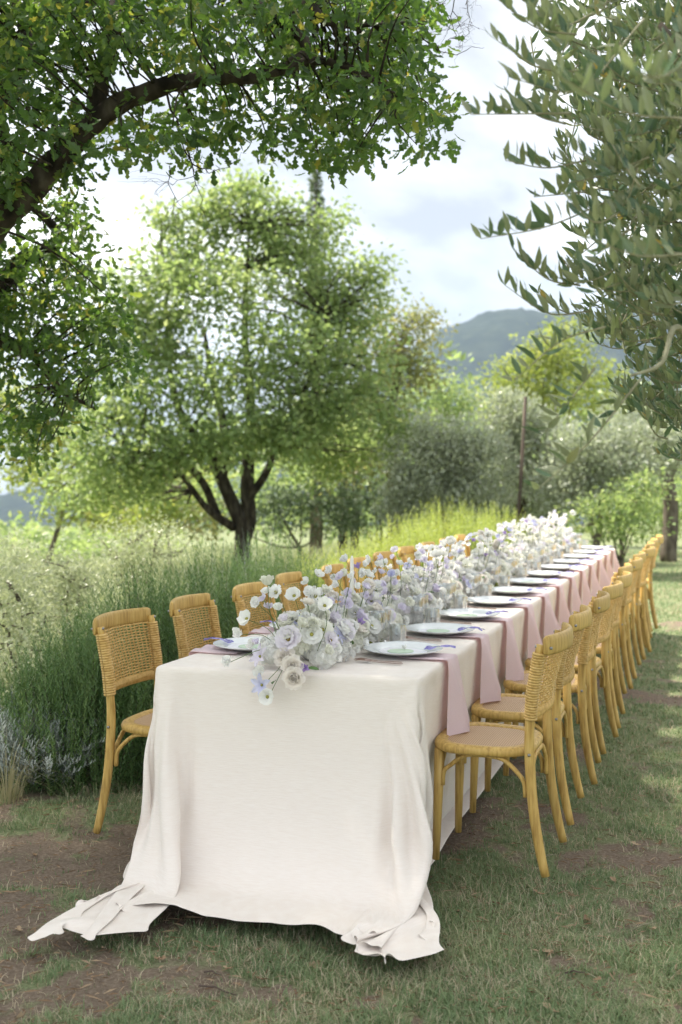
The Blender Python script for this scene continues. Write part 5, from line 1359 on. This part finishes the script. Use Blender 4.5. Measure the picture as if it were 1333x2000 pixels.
# leaning pole
b = gb(1003, 18.5); t = px(1026, 775, 18.2)
root = empty('leaning_pole', b)
MB().tube([(0, 0, 0), (t - b) * 0.5 + [0.02, 0, 0], t - b], [0.038, 0.033, 0.027], 10).build('pole', M['pole'], root)
MB().tube([(t - b) * 0.62 + [-0.06, 0, 0], (t - b) * 0.62 + [0.06, 0, 0.005]], 0.012, 6).build('nail', M['metal'], root)
props(root, 'thin dark wooden pole leaning among the olive trees', 'pole')

# ------------------------------------------------------------------ rosemary, lavender and the meadow
def sprigs(base, height, lean, needles, nl, nw, tints, needle_spread=0.8):
    """upright shoots set with needles; arrays in, one mesh out"""
    n = len(base); N_ = n * needles
    t = np.tile((np.arange(needles) + 0.5) / needles, n) * 0.96 + 0.04
    bi = np.repeat(np.arange(n), needles); ln = lean[bi]
    pos = base[bi] + np.stack([ln[:, 0] * t * t, ln[:, 1] * t * t, t], -1) * height[bi][:, None]
    az = np.tile(np.arange(needles) * 2.4, n) + rng.random(N_) * 0.8
    d = np.stack([np.cos(az) * needle_spread, np.sin(az) * needle_spread, 0.55 + 0.5 * t], -1) + np.stack([ln[:, 0], ln[:, 1], 0 * t], -1) * 0.5
    nr = np.stack([-np.cos(az), -np.sin(az), np.full(N_, 0.7)], -1) + rng.normal(size=(N_, 3)) * 0.3
    sz = nl * (1.1 - 0.5 * t) * (0.8 + 0.4 * rng.random(N_))
    ti = np.clip(tints[bi] + 0.35 * (t > 0.8) * 0 + rng.normal(0, 0.12, N_), 0, 1)
    tm = (np.array([(0, -0.5 * nw / nl, 0), (0, 0.5 * nw / nl, 0), (1, 0.3 * nw / nl, 0), (1, -0.3 * nw / nl, 0)], float), np.array([[0, 1, 2, 3]]))
    return place(tm, pos, d, nr, sz, ti)

def rosemary(label, c, rx, ry, h, n, mat, needles=36, group='rosemary bushes along the hedge side', nl=0.030, nw=0.0062):
    c = np.array([c[0], c[1], float(ground_z(c[0], c[1]))]); root = empty('rosemary_bush', c)
    a = rng.random(n) * 6.283; q = np.sqrt(rng.random(n)) 
    bx = np.stack([np.cos(a) * q * rx, np.sin(a) * q * ry], -1)
    dome = np.sqrt(np.clip(1 - q ** 2 * 0.85, 0.05, 1))
    topz = h * dome * (0.80 + 0.28 * rng.random(n)); L_ = h * (0.30 + 0.25 * rng.random(n)); L_ = np.minimum(L_, topz)
    low = rng.random(n) < 0.30; topz = np.where(low, topz * rng.uniform(0.35, 0.8, n), topz); L_ = np.minimum(L_, topz)
    base = np.concatenate([bx, (topz - L_)[:, None]], -1)
    lean = bx / np.array([rx, ry]) * 0.35 * rng.random(n)[:, None] + rng.normal(size=(n, 2)) * 0.12
    V, Fa, tt = sprigs(base, L_, lean, needles, nl, nw, np.clip(rng.normal(0.42, 0.2, n), 0, 1))
    props(link('needles', mesh_arrays('needles', V, Fa, M[mat], tt), root), kind='stuff')
    m = MB()
    for i in rng.choice(n, min(n, 110), replace=False):
        p = base[i]; m.tube([(p[0] * 0.35, p[1] * 0.35, 0), (p[0] * 0.8, p[1] * 0.8, p[2] * 0.6), tuple(p + [lean[i, 0] * L_[i] * 0.3, lean[i, 1] * L_[i] * 0.3, L_[i] * 0.6])], [0.006, 0.004, 0.0015], 4, False)
    m.build('stems', M['bark_grey'], root)
    return props(root, label, 'bush', group)
rosemary('dark green rosemary bush beside the first hedge-side chair', px(165, 0, 5.75)[:2], 0.48, 0.42, 0.86, 1200, 'rosemary')
rosemary('dark green rosemary bush behind the second hedge-side chair', px(290, 0, 6.3)[:2], 0.55, 0.45, 1.10, 1500, 'rosemary')
rosemary('dark green rosemary bush behind the third hedge-side chair', px(420, 0, 7.0)[:2], 0.56, 0.5, 1.17, 1500, 'rosemary')
rosemary('dark green rosemary bush behind the fourth and fifth hedge-side chairs', px(525, 0, 7.8)[:2], 0.56, 0.5, 1.17, 1400, 'rosemary')
rosemary('first yellow green rosemary bush after the dark ones', px(640, 0, 9.3)[:2], 0.55, 0.5, 0.98, 1000, 'rosemary_lit', 30, nl=0.032, nw=0.006)
rosemary('second yellow green rosemary bush after the dark ones', px(715, 0, 10.2)[:2], 0.55, 0.55, 1.06, 1000, 'rosemary_lit', 30, nl=0.032, nw=0.006)
rosemary('third yellow green rosemary bush after the dark ones', px(790, 0, 11.8)[:2], 0.62, 0.6, 1.18, 1100, 'rosemary_lit', 30, nl=0.034, nw=0.007)
rosemary('broad sunlit yellow green rosemary dome behind the flowers', px(880, 0, 13.6)[:2], 0.85, 0.7, 1.32, 1500, 'rosemary_lit', 30, nl=0.036, nw=0.008)
rosemary('last sunlit yellow green rosemary bush by the leaning pole', px(965, 0, 14.4)[:2], 0.75, 0.7, 1.22, 1300, 'rosemary_lit', 30, nl=0.036, nw=0.008)

def lavender(label, c, r, h, n, mat='lavender', nl=0.040, nw=0.0085, name='lavender_bush'):
    c = np.array([c[0], c[1], float(ground_z(c[0], c[1]))]); root = empty(name, c)
    d = rnd_dir(n); d[:, 2] = np.abs(d[:, 2]) * 0.9 + 0.1; q = 0.45 + 0.4 * rng.random(n)
    base = d * q[:, None] * np.array([r, r, h]); base[:, 2] = np.maximum(base[:, 2], 0.03)
    L_ = 0.10 + 0.08 * rng.random(n); V, Fa, tt = sprigs(base, L_, unit(d)[:, :2] * 1.5 * (1.1 - d[:, 2:3]), 26, nl, nw, np.clip(rng.normal(0.5, 0.2, n), 0, 1), 0.9)
    props(link('leaves', mesh_arrays('leaves', V, Fa, M[mat], tt), root), kind='stuff')
    m = MB()
    for i in range(0, n, 6): m.tube([(0, 0, 0), tuple(base[i] * 0.6), tuple(base[i] + [0, 0, L_[i] * 0.7])], [0.005, 0.004, 0.002], 4, False)
    m.build('stems', M['bark_grey'], root)
    return props(root, label, 'bush')
g = lambda x, y: px(x, y, CAMH * F / (y - HOR))[:2]
lavender('silver grey lavender clump beside the bare soil', g(92, 1500), 0.24, 0.34, 260)
lavender('paler silver grey lavender clump behind the straw grass tuft', g(15, 1490), 0.24, 0.36, 220)
lavender('low grey green herb clump under the first hedge-side chair back', g(195, 1450), 0.26, 0.26, 200, 'silver_leaf', 0.03, 0.008, 'herb_clump')
lavender('low grey green herb clump behind the first hedge-side chair', g(260, 1400), 0.28, 0.30, 220, 'silver_leaf', 0.03, 0.008, 'herb_clump')

def tuft(name, label, c, n, h, w, mat, spread=0.5, rad=0.08, cat='grass tuft'):
    z = float(ground_z(c[0], c[1])); root_p = np.array([c[0], c[1], z])
    az = rng.random(n) * 6.283; P_ = np.stack([np.cos(az), np.sin(az), 0 * az], -1) * rad * np.sqrt(rng.random(n))[:, None]
    L_ = h * (0.5 + 0.6 * rng.random(n)); sdv = np.stack([-np.sin(az), np.cos(az), 0 * az], -1); out = np.stack([np.cos(az), np.sin(az), 0 * az], -1)
    k = spread * (0.3 + 0.9 * rng.random(n)); vs = []
    for q in range(6):
        t = q / 5; cpt = P_ + out * (L_ * k * t ** 1.6)[:, None]; cpt[:, 2] = L_ * (t - k * 0.75 * t ** 2.4); ww = w * (1 - 0.9 * t)
        vs += [cpt - sdv * ww, cpt + sdv * ww]
    V = np.stack(vs, 1); b_ = np.arange(n)[:, None] * 12
    Fa = np.stack([np.stack([b_[:, 0] + 2 * q, b_[:, 0] + 2 * q + 1, b_[:, 0] + 2 * q + 3, b_[:, 0] + 2 * q + 2], -1) for q in range(5)], 1).reshape(-1, 4)
    o = link(name, mesh_arrays(name, V.reshape(-1, 3), Fa, M[mat], np.repeat(np.clip(rng.normal(0.5, 0.25, n), 0, 1), 5)), None, root_p)
    return props(o, label, cat)
tuft('straw_grass', 'arching straw coloured grass tuft in front of the lavender', g(8, 1530), 110, 0.48, 0.0022, 'straw', 0.95)
tuft('straw_grass', 'thin dry grass stalks leaning over the lavender', g(40, 1440), 50, 0.75, 0.0018, 'straw', 0.8)
tuft('green_grass', 'fresh green grass tuft behind the lavender', g(70, 1400), 160, 0.42, 0.003, 'grass', 0.5, 0.16)
tuft('green_grass', 'bright green grass tuft against the rosemary', g(20, 1385), 160, 0.45, 0.003, 'meadow', 0.5, 0.18)
tuft('green_grass', 'short green weed tuft between the lavender and the first hedge-side chair', g(180, 1500), 260, 0.13, 0.004, 'grass', 0.8, 0.22)
tuft('green_grass', 'short green weed tuft under the second hedge-side chair', g(240, 1490), 260, 0.13, 0.004, 'grass', 0.8, 0.24)

# meadow on the slope: countless stalks and small pale leaves
n = 26000
mx_, my_ = scatter_polar(n, 5.6, 60, math.radians(-30), math.radians(2), 0.8)
dl_ = (mx_ + 2.0) * -0.923 + (my_ - 5.6) * 0.385; k = (dl_ > 1.6)
mx_, my_, dl_ = mx_[k], my_[k], dl_[k]; n = len(mx_)
P_ = np.stack([mx_, my_, ground_z(mx_, my_)], -1); far_ = np.maximum(1, np.hypot(mx_, my_) / 9)
V, Fa, tt = blades(P_, (0.22 + 0.30 * rng.random(n)), (0.0025 + 0.003 * rng.random(n)) * far_, 0.15 + 0.5 * rng.random(n), np.clip(rng.normal(0.5, 0.25, n), 0, 1))
props(link('meadow_grass', mesh_arrays('meadow_grass', V, Fa, M['meadow'], tt)), 'tall pale meadow grass on the slope beyond the rosemary', 'meadow', kind='stuff')
for (x, y, Z, rx, ry, lab) in ((40, 1180, 7.6, 60, 70, 'silvery wild shrub left of the dark rosemary'), (-40, 1120, 9.0, 80, 80, 'tall silvery shrub at the meadow edge'), (130, 1110, 9.5, 60, 50, 'pale grey green shrub behind the first rosemary bush'), (30, 1090, 13, 70, 40, 'pale shrub farther down the meadow'), (260, 1060, 12, 80, 35, 'pale low shrub behind the rosemary and before the wide oak'), (20, 1290, 6.7, 45, 45, 'small glinting silvery shrub above the green grass tufts')):
    simple_tree('silvery_shrub', lab, x, Z, [(x, y, Z, rx, ry), (x + rx * 0.5, y + ry * 0.8, Z, rx * 0.8, ry * 0.7), (x - rx * 0.4, y + ry * 0.9, Z, rx * 0.9, ry * 0.7), (x + rx * 0.1, y + ry * 1.5, Z, rx * 1.1, ry * 0.6), (x - rx * 0.3, y + ry * 2.1, Z, rx * 1.2, ry * 0.6)], 'pale_leaf', size=0.036, per=90, crad=0.22, dens=0.7, tr=0.012, droop=-0.3)['category'] = 'shrub'
tuft('wormwood', 'pale silvery wormwood stalks in front of the forked oak trunks', px(425, 0, 10)[:2], 26, 1.25, 0.006, 'lavender', 0.25, 0.3, 'herb')
tuft('wormwood', 'taller pale silvery wormwood stalks right of the forked oak trunks', px(495, 0, 10.4)[:2], 26, 1.35, 0.006, 'lavender', 0.2, 0.2, 'herb')

# fallen oak leaves one can pick out on the soil
lme = [mesh_arrays('fallen_leaf', T_OAK[0] * [1, 1, 1.6], T_OAK[1], M['dead_leaf'], np.full(len(T_OAK[1]), t)) for t in (0.3, 0.6, 0.95)]
spots = [(194, 1535), (62, 1632), (100, 1690), (178, 1560), (75, 1560), (30, 1770), (320, 1955), (295, 1835), (450, 1856), (520, 1870), (1072, 1715), (1138, 1716), (1150, 1752), (1128, 1743), (1088, 1820), (1232, 1805), (1165, 1880), (1290, 1770), (1300, 1610), (1290, 1985), (1100, 1945), (1010, 1940), (925, 1905), (40, 1935), (110, 1905), (1210, 1690), (1260, 1620), (900, 1740), (965, 1745), (600, 1840)]
for i, (x, y) in enumerate(spots):
    p = g(x, y); z = float(ground_z(p[0], p[1]))
    o = link('fallen_leaf', lme[i % 3], None, (p[0], p[1], z + 0.018), (rng.normal() * 0.35, rng.normal() * 0.25, rng.random() * 6.283)); s_ = 0.03 + 0.03 * rng.random(); o.scale = (s_, s_, s_)
    props(o, 'dry brown fallen oak leaf lying on the lawn', 'leaf', 'fallen leaves on the lawn')
tw_ = [((300, 1925), (375, 1910)), ((385, 1890), (460, 1902)), ((1240, 1775), (1290, 1762)), ((1110, 1860), (1150, 1864)), ((1050, 1640), (1090, 1630)), ((395, 1865), (430, 1870))]
for i, (a, b) in enumerate(tw_):
    pa, pb = g(*a), g(*b); za = float(ground_z(*pa)) + 0.012; zb = float(ground_z(*pb)) + 0.016; r0 = np.array([pa[0], pa[1], za]); v = np.array([pb[0] - pa[0], pb[1] - pa[1], zb - za])
    o = MB().tube([(0, 0, 0), v * 0.4 + [0.003, 0.004, 0.006], v * 0.7 + [-0.003, -0.003, 0.004], v], [0.0035, 0.003, 0.0025, 0.0012], 6).build('dry_twig', M['pole'] if i % 2 else M['twig'], None, r0)
    props(o, 'short dry twig lying on the lawn', 'twig', 'dry twigs on the lawn')

# ------------------------------------------------------------------ the air: far things fade to blue
hz = MB(); hz.box((0, 0, 195), (6000, 6000, 605)); hzm = bpy.data.materials.new('air'); hzm.use_nodes = True
nt = hzm.node_tree; nt.nodes.remove(nt.nodes['Principled BSDF'])
pv = nt.nodes.new('ShaderNodeVolumePrincipled'); pv.inputs['Color'].default_value = (0.60, 0.77, 1.0, 1); pv.inputs['Density'].default_value = 0.00014; pv.inputs['Anisotropy'].default_value = 0.0
nt.links.new(pv.outputs[0], nt.nodes['Material Output'].inputs['Volume'])
props(hz.build('haze', hzm, None, smooth=False), 'thin blue haze in the air between the trees and the hills', 'haze', kind='stuff')
